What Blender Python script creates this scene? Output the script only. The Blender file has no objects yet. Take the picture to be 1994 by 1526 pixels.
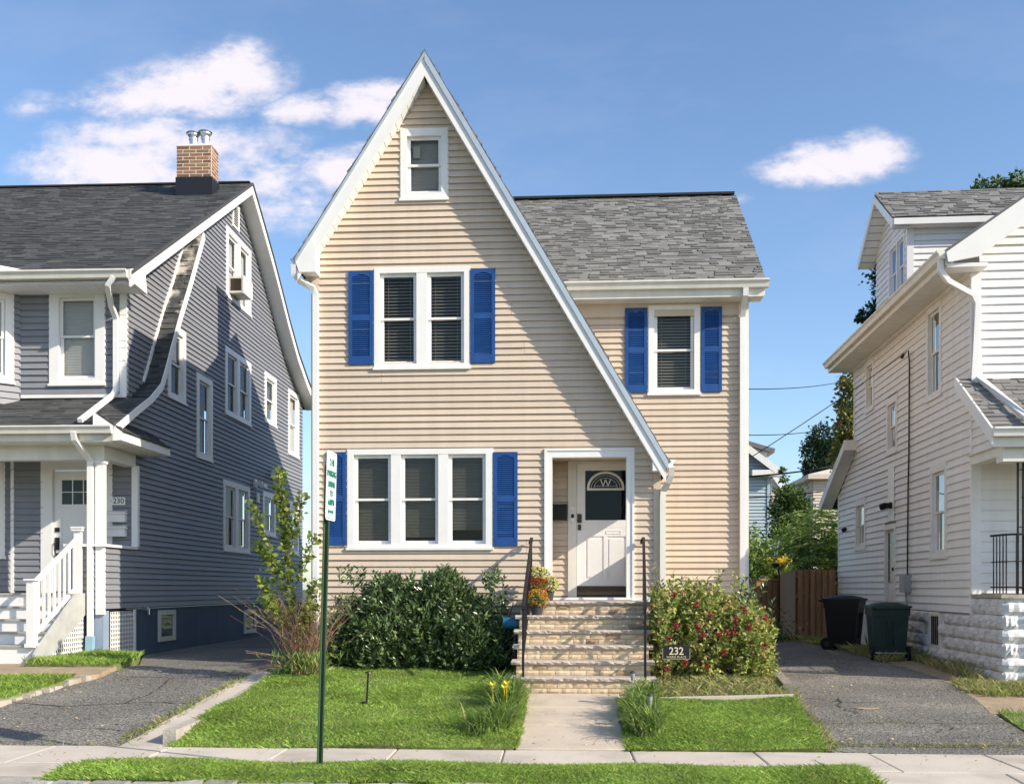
import bpy, math, random
import numpy as np
from mathutils import Vector, Matrix
random.seed(7); rng = np.random.default_rng(7)
scene = bpy.context.scene
C = scene.collection

# ------------------------------------------------------------------ camera
cam_d = bpy.data.cameras.new('camera'); cam = bpy.data.objects.new('camera', cam_d); C.objects.link(cam)
YAW = math.atan(123/1994)
cam.location = (0, 0, 1.6); cam.rotation_euler = (math.pi/2, 0, YAW)
cam_d.sensor_width = 36; cam_d.lens = 36; cam_d.shift_y = 0.1916
cam_d.clip_start = 0.1; cam_d.clip_end = 2000
scene.camera = cam

# ------------------------------------------------------------------ sun and sky
SUN = Vector((2.2, -1.0, 1.364)).normalized()
sl = bpy.data.lights.new('sun', 'SUN'); sl.energy = 4.3; sl.angle = math.radians(0.53); sl.color = (1, .90, .75)
so = bpy.data.objects.new('sun', sl); C.objects.link(so); so.location = (20, -10, 20)
so.rotation_euler = (-SUN).to_track_quat('-Z', 'Y').to_euler()

world = bpy.data.worlds.new('World'); scene.world = world; world.use_nodes = True
wn = world.node_tree; wn.nodes.clear()
def WN(t, **k):
    n = wn.nodes.new(t)
    for a, b in k.items(): setattr(n, a, b)
    return n
def wmath(op, a, b=None, clamp=False):
    n = WN('ShaderNodeMath', operation=op, use_clamp=clamp)
    for i, x in enumerate((a, b)):
        if x is None: continue
        if isinstance(x, (int, float)): n.inputs[i].default_value = x
        else: wn.links.new(x, n.inputs[i])
    return n.outputs[0]
sky = WN('ShaderNodeTexSky', sky_type='NISHITA'); sky.sun_disc = False
sky.sun_elevation = math.asin(SUN.z); sky.sun_rotation = math.atan2(SUN.x, SUN.y)
sky.air_density = 1.0; sky.dust_density = 0.7; sky.ozone_density = 3.6; sky.altitude = 50
tcw = WN('ShaderNodeTexCoord'); sep = WN('ShaderNodeSeparateXYZ'); wn.links.new(tcw.outputs['Generated'], sep.inputs[0])
ay = wmath('MAXIMUM', wmath('ABSOLUTE', sep.outputs[1]), .02)
cu = wmath('DIVIDE', sep.outputs[0], ay); cv = wmath('DIVIDE', sep.outputs[2], ay)
comb = WN('ShaderNodeCombineXYZ'); wn.links.new(cu, comb.inputs[0]); wn.links.new(cv, comb.inputs[1])
def wnoise(scale, detail, rough=.55, sx=1, sy=1.8, off=0):
    mp = WN('ShaderNodeMapping'); mp.inputs['Scale'].default_value = (sx, sy, 1); mp.inputs['Location'].default_value = (off, off*.7, 0)
    wn.links.new(comb.outputs[0], mp.inputs[0])
    n = WN('ShaderNodeTexNoise'); n.inputs['Scale'].default_value = scale; n.inputs['Detail'].default_value = detail; n.inputs['Roughness'].default_value = rough
    wn.links.new(mp.outputs[0], n.inputs[0]); return n
nA = wnoise(9, 7, .6); nB = wnoise(24, 5, .6, off=3.1); nC = wnoise(60, 6, .65, off=7.7)
# fair-weather cumulus: (azimuth tangent, elevation tangent, half sizes, density)
CLOUDS = [(-.385,.497,.066,.026,1.0),(-.34,.51,.045,.03,.95),(-.43,.49,.06,.018,.8),(-.545,.484,.026,.014,.5),(-.50,.485,.03,.01,.35),
 (-.45,.455,.075,.018,.75),(-.37,.44,.075,.02,.7),(-.465,.425,.075,.026,1.0),(-.44,.41,.06,.02,.9),(-.52,.43,.04,.018,.6),
 (-.335,.43,.075,.035,.55),(-.30,.40,.06,.03,.6),(-.29,.375,.07,.024,.55),(-.40,.395,.06,.02,.5),
 (-.265,.475,.04,.014,.9),(-.205,.475,.044,.019,1.0),(-.185,.487,.04,.010,.9),(-.23,.412,.034,.019,1.0),
 (.255,.41,.052,.017,1.0),(.225,.402,.05,.014,.9),(.283,.417,.034,.019,1.0),(.15,.375,.02,.006,.35),(-.16,.40,.03,.01,.3),
 (.75,.45,.12,.03,1.0),(-.95,.5,.14,.04,1.0),(1.2,.6,.12,.05,.9),(.45,.75,.10,.03,.8),(-.2,.9,.14,.04,.9),(-1.5,.7,.2,.06,1.0)]
acc = None
dist = WN('ShaderNodeVectorMath', operation='MULTIPLY_ADD')
wn.links.new(nA.outputs['Color'], dist.inputs[0]); dist.inputs[1].default_value = (.05, .03, 0); dist.inputs[2].default_value = (-.025, -.015, 0)
addv = WN('ShaderNodeVectorMath', operation='ADD'); wn.links.new(comb.outputs[0], addv.inputs[0]); wn.links.new(dist.outputs[0], addv.inputs[1])
for (x, y, sx, sy, dn) in CLOUDS:
    s = WN('ShaderNodeVectorMath', operation='SUBTRACT'); wn.links.new(addv.outputs[0], s.inputs[0]); s.inputs[1].default_value = (x, y, 0)
    m = WN('ShaderNodeVectorMath', operation='MULTIPLY'); wn.links.new(s.outputs[0], m.inputs[0]); m.inputs[1].default_value = (1/sx, 1/sy, 0)
    l = WN('ShaderNodeVectorMath', operation='LENGTH'); wn.links.new(m.outputs[0], l.inputs[0])
    f = wmath('MULTIPLY', wmath('MULTIPLY', wmath('MAXIMUM', wmath('SUBTRACT', 1.7, l.outputs[1]), 0.), .75), dn)
    acc = f if acc is None else wmath('MAXIMUM', acc, f)
dens = wmath('ADD', acc, wmath('MULTIPLY', wmath('ADD', wmath('SUBTRACT', nB.outputs[0], .5), wmath('MULTIPLY', wmath('SUBTRACT', nC.outputs[0], .5), .5)), wmath('MINIMUM', wmath('MULTIPLY', acc, 2.6), 1.3)))
mr = WN('ShaderNodeMapRange', interpolation_type='SMOOTHSTEP'); wn.links.new(dens, mr.inputs[0]); mr.inputs[1].default_value = .12; mr.inputs[2].default_value = .95
thin = wmath('MULTIPLY', wmath('SUBTRACT', wnoise(3.2, 6, .62, 1, 2.4, 5.5).outputs[0], .5, True), .35)
cfac = wmath('MINIMUM', wmath('ADD', wmath('MULTIPLY', mr.outputs[0], .93), thin), 1.0)
mixc = WN('ShaderNodeMixRGB'); wn.links.new(cfac, mixc.inputs[0]); wn.links.new(sky.outputs[0], mixc.inputs[1]); mixc.inputs[2].default_value = (4.7, 4.4, 4.7, 1)
bg = WN('ShaderNodeBackground'); bg.inputs[1].default_value = .15; wn.links.new(mixc.outputs[0], bg.inputs[0])
wo = WN('ShaderNodeOutputWorld'); wn.links.new(bg.outputs[0], wo.inputs[0])
vs = scene.view_settings; vs.view_transform = 'Standard'; vs.look = 'None'; vs.gamma = 1; vs.use_curve_mapping = False; vs.exposure = .53

# ------------------------------------------------------------------ materials
def mat(name, col, rough=.6, nvar=.12, nscale=5, orand=0., irand=0., bump=0., bscale=40, spec=.3, metal=0., ramp=None, rampsrc='island',
        transl=0., stretch=(1,1,1), speck=None, col2=None, c2scale=2., c2edge=(.45,.6), streak=0.):
    m = bpy.data.materials.new(name); m.use_nodes = True; t = m.node_tree; N = t.nodes; L = t.links
    b = N['Principled BSDF']; b.inputs['Roughness'].default_value = rough; b.inputs['Metallic'].default_value = metal
    b.inputs['Specular IOR Level'].default_value = spec
    tc = N.new('ShaderNodeTexCoord'); mp = N.new('ShaderNodeMapping'); mp.inputs['Scale'].default_value = stretch; L.new(tc.outputs['Object'], mp.inputs[0])
    def math_(op, x, y):
        n = N.new('ShaderNodeMath'); n.operation = op
        for i, q in enumerate((x, y)):
            if isinstance(q, (int, float)): n.inputs[i].default_value = q
            else: L.new(q, n.inputs[i])
        return n.outputs[0]
    def noise(sc, det=5, vec=None):
        n = N.new('ShaderNodeTexNoise'); n.inputs['Scale'].default_value = sc; n.inputs['Detail'].default_value = det; L.new(vec or mp.outputs[0], n.inputs[0]); return n.outputs[0]
    fac = math_('ADD', math_('MULTIPLY', math_('SUBTRACT', noise(nscale), .5), nvar*4), 1.)
    if orand:
        oi = N.new('ShaderNodeObjectInfo'); fac = math_('MULTIPLY', fac, math_('ADD', math_('MULTIPLY', oi.outputs['Random'], 2*orand), 1-orand))
    if irand:
        gi = N.new('ShaderNodeNewGeometry'); fac = math_('MULTIPLY', fac, math_('ADD', math_('MULTIPLY', gi.outputs['Random Per Island'], 2*irand), 1-irand))
    if streak:
        mp2 = N.new('ShaderNodeMapping'); mp2.inputs['Scale'].default_value = (3, 3, .25); L.new(tc.outputs['Object'], mp2.inputs[0])
        fac = math_('MULTIPLY', fac, math_('ADD', math_('MULTIPLY', math_('SUBTRACT', noise(2., 6, mp2.outputs[0]), .5), streak*4), 1.))
    if speck:
        fac = math_('MULTIPLY', fac, math_('ADD', math_('MULTIPLY', math_('SUBTRACT', noise(speck[0], 2), .5), speck[1]*4), 1.))
    if ramp:
        cr = N.new('ShaderNodeValToRGB'); cr.color_ramp.elements.remove(cr.color_ramp.elements[1])
        for i, (p, c) in enumerate(ramp):
            e = cr.color_ramp.elements[0] if i == 0 else cr.color_ramp.elements.new(p)
            e.position = p; e.color = (*c, 1)
        if rampsrc == 'island':
            gi2 = N.new('ShaderNodeNewGeometry'); L.new(gi2.outputs['Random Per Island'], cr.inputs[0])
        elif rampsrc == 'object':
            oi2 = N.new('ShaderNodeObjectInfo'); L.new(oi2.outputs['Random'], cr.inputs[0])
        else:
            L.new(noise(rampsrc), cr.inputs[0])
        csrc = cr.outputs[0]
    else:
        rgb = N.new('ShaderNodeRGB'); rgb.outputs[0].default_value = (*col, 1); csrc = rgb.outputs[0]
    if col2:
        mr = N.new('ShaderNodeMapRange'); L.new(noise(c2scale, 6), mr.inputs[0]); mr.inputs[1].default_value = c2edge[0]; mr.inputs[2].default_value = c2edge[1]
        mx = N.new('ShaderNodeMixRGB'); L.new(mr.outputs[0], mx.inputs[0]); L.new(csrc, mx.inputs[1]); mx.inputs[2].default_value = (*col2, 1); csrc = mx.outputs[0]
    sc = N.new('ShaderNodeVectorMath'); sc.operation = 'SCALE'; L.new(csrc, sc.inputs[0]); L.new(fac, sc.inputs['Scale'])
    L.new(sc.outputs[0], b.inputs['Base Color'])
    if bump:
        bp = N.new('ShaderNodeBump'); bp.inputs['Strength'].default_value = bump; bp.inputs['Distance'].default_value = .02
        L.new(noise(bscale, 4), bp.inputs['Height']); L.new(bp.outputs[0], b.inputs['Normal'])
    if transl:
        tr = N.new('ShaderNodeBsdfTranslucent'); L.new(sc.outputs[0], tr.inputs[0])
        ms = N.new('ShaderNodeMixShader'); ms.inputs[0].default_value = transl
        L.new(b.outputs[0], ms.inputs[1]); L.new(tr.outputs[0], ms.inputs[2]); L.new(ms.outputs[0], N['Material Output'].inputs[0])
    return m
def glass(name, tint=(.6,.62,.6), refl=1.0, gcol=(.9,.93,.95)):
    m = bpy.data.materials.new(name); m.use_nodes = True; t = m.node_tree; N = t.nodes; L = t.links; N.remove(N['Principled BSDF'])
    tr = N.new('ShaderNodeBsdfTransparent'); tr.inputs[0].default_value = (*tint, 1)
    gl = N.new('ShaderNodeBsdfGlossy'); gl.inputs[1].default_value = .02; gl.inputs[0].default_value = (*gcol, 1)
    tc = N.new('ShaderNodeTexCoord'); nz = N.new('ShaderNodeTexNoise'); nz.inputs['Scale'].default_value = 1.6; L.new(tc.outputs['Object'], nz.inputs[0])
    bp = N.new('ShaderNodeBump'); bp.inputs['Strength'].default_value = .08; bp.inputs['Distance'].default_value = .05; L.new(nz.outputs[0], bp.inputs['Height']); L.new(bp.outputs[0], gl.inputs['Normal'])
    fr = N.new('ShaderNodeFresnel'); fr.inputs[0].default_value = 1.5
    k = N.new('ShaderNodeMath'); k.operation = 'MULTIPLY'; k.inputs[1].default_value = refl; k.use_clamp = True; L.new(fr.outputs[0], k.inputs[0])
    mx = N.new('ShaderNodeMixShader'); L.new(k.outputs[0], mx.inputs[0]); L.new(tr.outputs[0], mx.inputs[1]); L.new(gl.outputs[0], mx.inputs[2])
    L.new(mx.outputs[0], N['Material Output'].inputs[0]); return m

M = {}
M['beige'] = mat('beige_vinyl_siding', (.625,.51,.395), .5, .05, 3, orand=.05, bump=.06, bscale=90, stretch=(.3,1,4), streak=.055)
M['beige_back'] = mat('beige_shadow_backing', (.30,.24,.17), .8)  # darker than the siding: shadow of the lap gaps put into the colour
M['white'] = mat('white_trim_paint', (.82,.80,.765), .42, .03, 4, streak=.03, bump=.03, bscale=30)
M['cream'] = mat('weathered_cream_metal', (.74,.71,.63), .4, .06, 4, streak=.06)
M['drip'] = mat('grey_drip_edge_metal', (.50,.56,.60), .35, .06, 5, metal=.3)
M['soffit'] = mat('white_soffit', (.78,.78,.76), .5, .05, 4)
M['blue'] = mat('cobalt_blue_shutter', (.017,.074,.25), .5, .13, 5, streak=.12, bump=.05, bscale=60)
M['blue_dark'] = mat('navy_door_panel', (.018,.028,.06), .35)
M['grey'] = mat('slate_grey_siding', (.235,.24,.262), .5, .05, 3, orand=.05, bump=.06, bscale=90, stretch=(.3,.3,4), streak=.04)
M['grey_back'] = mat('grey_shadow_backing', (.10,.105,.12), .8)  # lap shadow lines deepened by this dark backing colour
M['found_blue'] = mat('blue_painted_foundation', (.085,.12,.17), .75, .12, 2, bump=.25, bscale=14, streak=.08)
M['pier_blue'] = mat('pale_blue_pier', (.27,.33,.44), .7, .1, 3, bump=.15, bscale=20)
M['pale'] = mat('off_white_siding', (.80,.775,.745), .5, .05, 2.5, orand=.03, bump=.06, bscale=80, stretch=(.3,.3,4), streak=.06)
M['pale_back'] = mat('off_white_shadow_backing', (.30,.29,.275), .8)  # shade in the board gaps painted in, for stronger lap lines
M['block'] = mat('white_painted_block', (.70,.69,.68), .75, .14, 4, orand=.05, bump=.5, bscale=22, streak=.12, col2=(.38,.36,.36), c2scale=5, c2edge=(.56,.75))
M['mortar'] = mat('pale_mortar', (.55,.5,.42), .9, .1, 10)
M['shin_light'] = mat('grey_asphalt_shingle', (.215,.21,.2), .85, .1, 9, bump=.3, bscale=160, ramp=[(0,(.165,.16,.15)),(.35,(.205,.20,.186)),(.7,(.235,.228,.21)),(1,(.275,.264,.24))], rampsrc='island', speck=(140,.12), streak=.06)
M['shin_light_o'] = mat('grey_asphalt_shingle_piece', (.215,.21,.2), .85, .1, 9, bump=.3, bscale=160, ramp=[(0,(.165,.16,.15)),(.35,(.205,.20,.186)),(.7,(.235,.228,.21)),(1,(.275,.264,.24))], rampsrc='object', speck=(140,.12), streak=.06)
dk = [(0,(.052,.053,.053)),(.4,(.064,.066,.066)),(.75,(.078,.079,.079)),(1,(.10,.10,.098))]
M['shin_dark'] = mat('charcoal_asphalt_shingle', (.06,.06,.06), .85, .1, 9, bump=.3, bscale=160, ramp=dk, rampsrc='island', speck=(140,.12))
M['shin_dark_o'] = mat('charcoal_asphalt_shingle_piece', (.06,.06,.06), .85, .1, 9, bump=.3, bscale=160, ramp=dk, rampsrc='object', speck=(140,.12))
M['shin_worn'] = mat('worn_charcoal_shingle', (.06,.06,.06), .9, .2, 9, ramp=dk, rampsrc='island', speck=(60,.2), col2=(.50,.46,.40), c2scale=3.2, c2edge=(.46,.62))
M['deck'] = mat('dark_roof_felt', (.03,.03,.03), .9)
M['flash'] = mat('black_metal_flashing', (.018,.020,.026), .45, .08, 3)
M['cbrick'] = mat('red_brown_brick', (.3,.15,.08), .85, .2, 14, bump=.4, bscale=60, ramp=[(0,(.16,.085,.06)),(.3,(.30,.14,.08)),(.6,(.40,.19,.10)),(.85,(.30,.19,.11)),(1,(.20,.13,.09))], rampsrc='object')
M['cmortar'] = mat('light_mortar', (.70,.62,.50), .9, .1, 12)
M['sbrick'] = mat('cream_split_face_brick', (.55,.43,.29), .85, .10, 16, bump=.4, bscale=34, stretch=(1,1,3), ramp=[(0,(.66,.50,.32)),(.45,(.72,.56,.37)),(.80,(.74,.60,.42)),(.88,(.56,.43,.29)),(.95,(.42,.30,.19)),(1,(.30,.20,.13))], rampsrc='object')
M['sstone'] = mat('pinkish_sandstone_tread', (.50,.43,.36), .85, .16, 9, bump=.5, bscale=45)
M['steel'] = mat('galvanised_steel', (.62,.64,.66), .3, .1, 8, metal=.9)
M['iron'] = mat('black_painted_iron', (.014,.013,.015), .4, .2, 10)
M['bronze'] = mat('dark_bronze', (.07,.055,.04), .35, .1, 10, metal=.6)
M['glass'] = glass('window_glass', (.80,.80,.76), .6)
M['glass_clear'] = glass('clear_glass', (.86,.87,.87), .6)
M['glass_sky'] = glass('reflective_glass', (.5,.52,.52), .4)
M['glass_blue'] = glass('sky_tinted_glass', (.3,.4,.5), 5.0, (.42,.62,.95))  # blue of the reflected sky put into the gloss colour
M['blind'] = mat('grey_green_blind_slat', (.40,.38,.30), .6, .05, 4)
M['blind_dark'] = mat('dark_taupe_shade', (.17,.16,.14), .7, .10, 3, streak=.06)
M['blind_pale'] = mat('pale_cream_blind', (.62,.60,.54), .7, .05, 4)
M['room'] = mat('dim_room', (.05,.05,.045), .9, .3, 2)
M['screen'] = mat('grey_shade_cloth', (.46,.44,.41), .8, .06, 6)
M['asphalt'] = mat('weathered_asphalt', (.185,.172,.148), .9, .14, 1.1, bump=.9, bscale=55, speck=(40,1.0), col2=(.24,.222,.188), c2scale=.8, c2edge=(.45,.65))
M['street'] = mat('street_asphalt', (.09,.09,.09), .9, .1, 2, bump=.5, bscale=60, speck=(80,.3))
M['concrete'] = mat('pale_concrete', (.60,.525,.43), .85, .07, 2.2, orand=.05, bump=.2, bscale=60, speck=(60,.08), col2=(.46,.40,.32), c2scale=1.4, c2edge=(.5,.7))
M['walk'] = mat('tan_concrete', (.58,.485,.375), .85, .08, 2.5, orand=.04, bump=.2, bscale=60, speck=(60,.08), col2=(.45,.38,.30), c2scale=1.8, c2edge=(.5,.7))
M['kerb'] = mat('old_kerb_concrete', (.42,.38,.32), .9, .2, 4, bump=.5, bscale=30)
M['granite'] = mat('granite_kerb_stone', (.36,.33,.30), .85, .25, 9, orand=.2, bump=.6, bscale=25)
M['timber'] = mat('grey_weathered_timber', (.30,.26,.21), .9, .25, 5, bump=.4, bscale=30, stretch=(6,1,6))
M['soil'] = mat('lawn_soil', (.15,.19,.06), .95, .3, 3, col2=(.22,.20,.10), c2scale=2.4, c2edge=(.5,.62))
M['dirt'] = mat('dry_dirt', (.38,.29,.19), .95, .2, 5, bump=.5, bscale=40, speck=(50,.25))
M['mulch'] = mat('dry_mulch', (.17,.125,.075), .95, .3, 8, bump=.8, bscale=30, speck=(40,.3))
M['ground'] = mat('earth', (.11,.12,.06), .95, .3, .6)
G3 = lambda a, b, c: [(0, a), (.5, b), (1, c)]
M['grass'] = mat('mown_grass', (.1,.2,.03), .6, .34, 1.7, ramp=[(0,(.14,.25,.04)),(.4,(.24,.39,.065)),(.8,(.38,.52,.10)),(1,(.58,.58,.22))], transl=.42, spec=.2)
M['grass_dry'] = mat('ragged_grass', (.1,.2,.03), .7, .2, .9, ramp=[(0,(.16,.25,.05)),(.35,(.28,.33,.09)),(.7,(.42,.36,.16)),(1,(.50,.42,.24))], transl=.35, spec=.2)
M['laurel'] = mat('glossy_laurel_leaf', (.03,.07,.02), .24, .1, 3, ramp=[(0,(.050,.092,.030)),(.55,(.092,.148,.054)),(.9,(.16,.23,.085)),(1,(.30,.38,.13))], transl=.15, spec=.6)
M['lime'] = mat('lime_maple_leaf', (.2,.3,.05), .5, .1, 3, ramp=[(0,(.10,.17,.03)),(.5,(.21,.29,.05)),(.85,(.34,.38,.09)),(1,(.42,.40,.16))], transl=.4)
M['bushleaf'] = mat('yellowing_shrub_leaf', (.2,.3,.05), .45, .1, 3, ramp=[(0,(.10,.17,.03)),(.3,(.24,.32,.06)),(.6,(.44,.48,.13)),(.88,(.62,.57,.24)),(.96,(.45,.24,.11)),(1,(.36,.11,.06))], transl=.3)
M['lily'] = mat('strap_leaf', (.1,.2,.03), .5, .1, 3, ramp=[(0,(.10,.18,.035)),(.6,(.20,.31,.065)),(.9,(.32,.40,.12)),(1,(.48,.44,.2))], transl=.3)
M['frond'] = mat('sumac_leaflet', (.1,.2,.03), .5, .1, 3, ramp=[(0,(.10,.18,.03)),(.6,(.20,.31,.06)),(1,(.36,.44,.11))], transl=.42)
M['darktree'] = mat('dark_tree_leaf', (.03,.06,.03), .5, .1, .5, ramp=[(0,(.014,.034,.017)),(.6,(.027,.058,.027)),(1,(.05,.09,.04))], transl=.2)
M['midtree'] = mat('mid_green_leaf', (.06,.12,.03), .5, .1, .5, ramp=[(0,(.04,.085,.02)),(.6,(.085,.15,.035)),(1,(.16,.21,.06))], transl=.3)
M['autumn'] = mat('turning_leaf', (.2,.15,.05), .5, .1, .5, ramp=[(0,(.10,.16,.03)),(.5,(.22,.26,.06)),(.8,(.40,.34,.12)),(1,(.40,.12,.05))], transl=.35)
M['bark'] = mat('grey_brown_bark', (.13,.10,.07), .9, .3, 12, bump=.6, bscale=30)
M['twig'] = mat('reddish_dry_twig', (.25,.13,.085), .8, .2, 5, ramp=[(0,(.17,.08,.055)),(.5,(.29,.15,.10)),(1,(.46,.33,.22))])
M['red'] = mat('crimson_petal', (.30,.028,.04), .5, .1, 5, irand=.4, transl=.2)
M['rust'] = mat('rust_red_petal', (.40,.06,.02), .5, .1, 5, irand=.4, transl=.2)
M['orange'] = mat('orange_petal', (.60,.24,.03), .5, .1, 5, ramp=[(0,(.42,.12,.02)),(.5,(.65,.27,.03)),(1,(.75,.48,.06))], transl=.2)
M['paley'] = mat('pale_yellow_petal', (.72,.66,.28), .5, .1, 5, irand=.25, transl=.25)
M['yellow'] = mat('yellow_lily_petal', (.85,.62,.04), .5, .1, 5, transl=.2)
M['pot'] = mat('charcoal_plastic', (.045,.047,.05), .5, .1, 6)
M['greenpost'] = mat('green_painted_steel', (.065,.115,.055), .45, .12, 8, streak=.1)
M['signwhite'] = mat('white_sign_sheet', (.82,.83,.82), .35, .02, 3)
M['signgreen'] = mat('green_sign_print', (.01,.19,.12), .5)
M['plaque'] = mat('black_plaque', (.022,.022,.022), .35, .15, 10)
M['gold'] = mat('cream_gold_lettering', (.66,.58,.40), .45)
M['black'] = mat('black_plastic', (.010,.010,.011), .45, .1, 6)
M['bin_green'] = mat('dark_green_plastic', (.018,.040,.034), .42, .15, 5)
M['rubber'] = mat('black_rubber', (.012,.012,.012), .8)
M['cedar'] = mat('weathered_cedar', (.31,.18,.10), .85, .2, 5, orand=.22, bump=.4, bscale=20, stretch=(6,6,.6))
M['bgblue'] = mat('pale_blue_siding', (.42,.50,.55), .6, .06, 2)
M['bgcream'] = mat('cream_siding', (.66,.58,.48), .6, .06, 2)
M['bgroof'] = mat('grey_far_roof', (.16,.155,.15), .9, .15, 3)
M['redtile'] = mat('red_roof', (.30,.09,.05), .9, .15, 3)
M['num'] = mat('dark_numeral', (.02,.02,.022), .5)
M['lamp'] = mat('frosted_plastic', (.30,.31,.30), .4)
M['acmetal'] = mat('ivory_metal', (.66,.62,.52), .5, .08, 5)
M['teal'] = mat('teal_plastic', (.02,.11,.20), .4)

# ------------------------------------------------------------------ builders
def ident(u, o, z): return (u, o, z)
class MB:
    def __init__(s, tf=ident): s.v = []; s.f = []; s.tf = tf
    def raw(s, vs, fs):
        n = len(s.v); s.v += [tuple(p) for p in vs]; s.f += [tuple(n+i for i in f) for f in fs]; return s
    def add(s, vs, fs): return s.raw([s.tf(*p) for p in vs], fs)
    def box(s, a0, a1, b0, b1, c0, c1):
        return s.add([(a0,b0,c0),(a1,b0,c0),(a1,b1,c0),(a0,b1,c0),(a0,b0,c1),(a1,b0,c1),(a1,b1,c1),(a0,b1,c1)],
                     [(0,3,2,1),(4,5,6,7),(0,1,5,4),(1,2,6,5),(2,3,7,6),(3,0,4,7)])
    def prism(s, poly, o0, o1):
        n = len(poly)
        return s.add([(u,o0,z) for u,z in poly]+[(u,o1,z) for u,z in poly],
                     [tuple(range(n))[::-1], tuple(range(n,2*n))]+[(i,(i+1)%n,n+(i+1)%n,n+i) for i in range(n)])
    def quad(s, *p): return s.add(p, [tuple(range(len(p)))])
    def rprism(s, loop_a, loop_b):
        n = len(loop_a)
        return s.add(list(loop_a)+list(loop_b), [tuple(range(n))[::-1], tuple(range(n,2*n))]+[(i,(i+1)%n,n+(i+1)%n,n+i) for i in range(n)])
    def tube(s, pts, r, n=8, r2=None):
        pts = [Vector(s.tf(*p)) for p in pts]; r2 = r if r2 is None else r2
        rings = []; up = None
        for i, p in enumerate(pts):
            d = (pts[min(i+1,len(pts)-1)]-pts[max(i-1,0)])
            d = d.normalized() if d.length > 1e-9 else Vector((0,0,1))
            if up is None: up = Vector((0,0,1)) if abs(d.z) < .9 else Vector((1,0,0))
            x = d.cross(up).normalized(); y = x.cross(d).normalized(); up = y
            rr = r+(r2-r)*i/max(1,len(pts)-1)
            rings.append([p+(x*math.cos(a)+y*math.sin(a))*rr for a in [2*math.pi*k/n for k in range(n)]])
        vs = [q for rg in rings for q in rg]; fs = []
        for i in range(len(pts)-1):
            for k in range(n): fs.append((i*n+k, i*n+(k+1)%n, (i+1)*n+(k+1)%n, (i+1)*n+k))
        fs += [tuple(range(n))[::-1], tuple(range((len(pts)-1)*n, len(pts)*n))]
        return s.raw(vs, fs)
    def sweep(s, pts, w, d, side=(1,0,0)):
        """rectangular pipe: w along `side`, d across"""
        pts = [Vector(s.tf(*p)) for p in pts]; o = Vector(s.tf(0,0,0)); sd = (Vector(s.tf(*side))-o).normalized()
        rings = []
        for i, p in enumerate(pts):
            a = (p-pts[i-1]).normalized() if i else None; b = (pts[i+1]-p).normalized() if i < len(pts)-1 else None
            t = (a+b).normalized() if a is not None and b is not None else (a if a is not None else b)
            x = (sd-t*sd.dot(t)).normalized(); y = t.cross(x).normalized()
            k = 1/max(.4, t.dot(a if a is not None else t))
            rings.append([p+x*w/2*sx+y*d/2*sy*k for sx, sy in ((-1,-1),(1,-1),(1,1),(-1,1))])
        vs = [q for r in rings for q in r]; fs = [(0,1,2,3)[::-1], tuple(range(len(vs)-4, len(vs)))]
        for i in range(len(pts)-1):
            for k in range(4): fs.append((i*4+k, i*4+(k+1)%4, (i+1)*4+(k+1)%4, (i+1)*4+k))
        return s.raw(vs, fs)
    def lathe(s, prof, c=(0,0,0), n=16):
        vs = []; fs = []
        for r, z in prof:
            for k in range(n): vs.append((c[0]+r*math.cos(2*math.pi*k/n), c[1]+r*math.sin(2*math.pi*k/n), c[2]+z))
        for i in range(len(prof)-1):
            for k in range(n): fs.append((i*n+k, i*n+(k+1)%n, (i+1)*n+(k+1)%n, (i+1)*n+k))
        fs += [tuple(range(n))[::-1], tuple(range((len(prof)-1)*n, len(prof)*n))]
        return s.add(vs, fs)
def link(name, me, material, parent=None, smooth=False):
    o = bpy.data.objects.new(name, me); C.objects.link(o)
    if material is not None and not me.materials: me.materials.append(material)
    if parent is not None: o.parent = parent
    if smooth:
        me.polygons.foreach_set('use_smooth', [True]*len(me.polygons))
    return o
def np_mesh(name, V, F):
    """V (n,3), F (m,k) arrays"""
    me = bpy.data.meshes.new(name); V = np.asarray(V, np.float32); F = np.asarray(F, np.int32); k = F.shape[1]
    me.vertices.add(len(V)); me.vertices.foreach_set('co', V.ravel())
    me.loops.add(F.size); me.loops.foreach_set('vertex_index', F.ravel())
    me.polygons.add(len(F)); me.polygons.foreach_set('loop_start', np.arange(0, F.size, k, dtype=np.int32))
    me.update(calc_edges=True); return me
class Thing:
    """An Empty at the base of the thing; parts are given in a design frame turned by t about the camera's axis."""
    def __init__(s, name, label, cat, base, t=0., group=None):
        s.t = t; s.base = Vector(base); s.e = bpy.data.objects.new(name, None); C.objects.link(s.e); s.e.empty_display_size = .2
        s.e.rotation_euler = (0, 0, -t); s.e.location = Matrix.Rotation(-t, 3, 'Z') @ s.base
        s.e['label'] = label; s.e['category'] = cat
        if group: s.e['group'] = group
    def part(s, name, mb, material, parent=None, smooth=False, label=None, stuff=False):
        me = bpy.data.meshes.new(name); b = s.base
        me.from_pydata([(p[0]-b.x, p[1]-b.y, p[2]-b.z) for p in mb.v], [], mb.f); me.update()
        o = link(name, me, material, parent or s.e, smooth)
        if label: o['label'] = label
        if stuff: o['kind'] = 'stuff'
        return o
    def npart(s, name, V, F, material, parent=None, smooth=False, stuff=False):
        me = np_mesh(name, np.asarray(V)-np.array(s.base[:]), F); o = link(name, me, material, parent or s.e, smooth)
        if stuff: o['kind'] = 'stuff'
        return o
    def inst(s, name, me, mtx, parent=None):
        o = bpy.data.objects.new(name, me); C.objects.link(o); o.parent = parent or s.e
        o.matrix_local = Matrix.Translation(-s.base) @ mtx; return o
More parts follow.
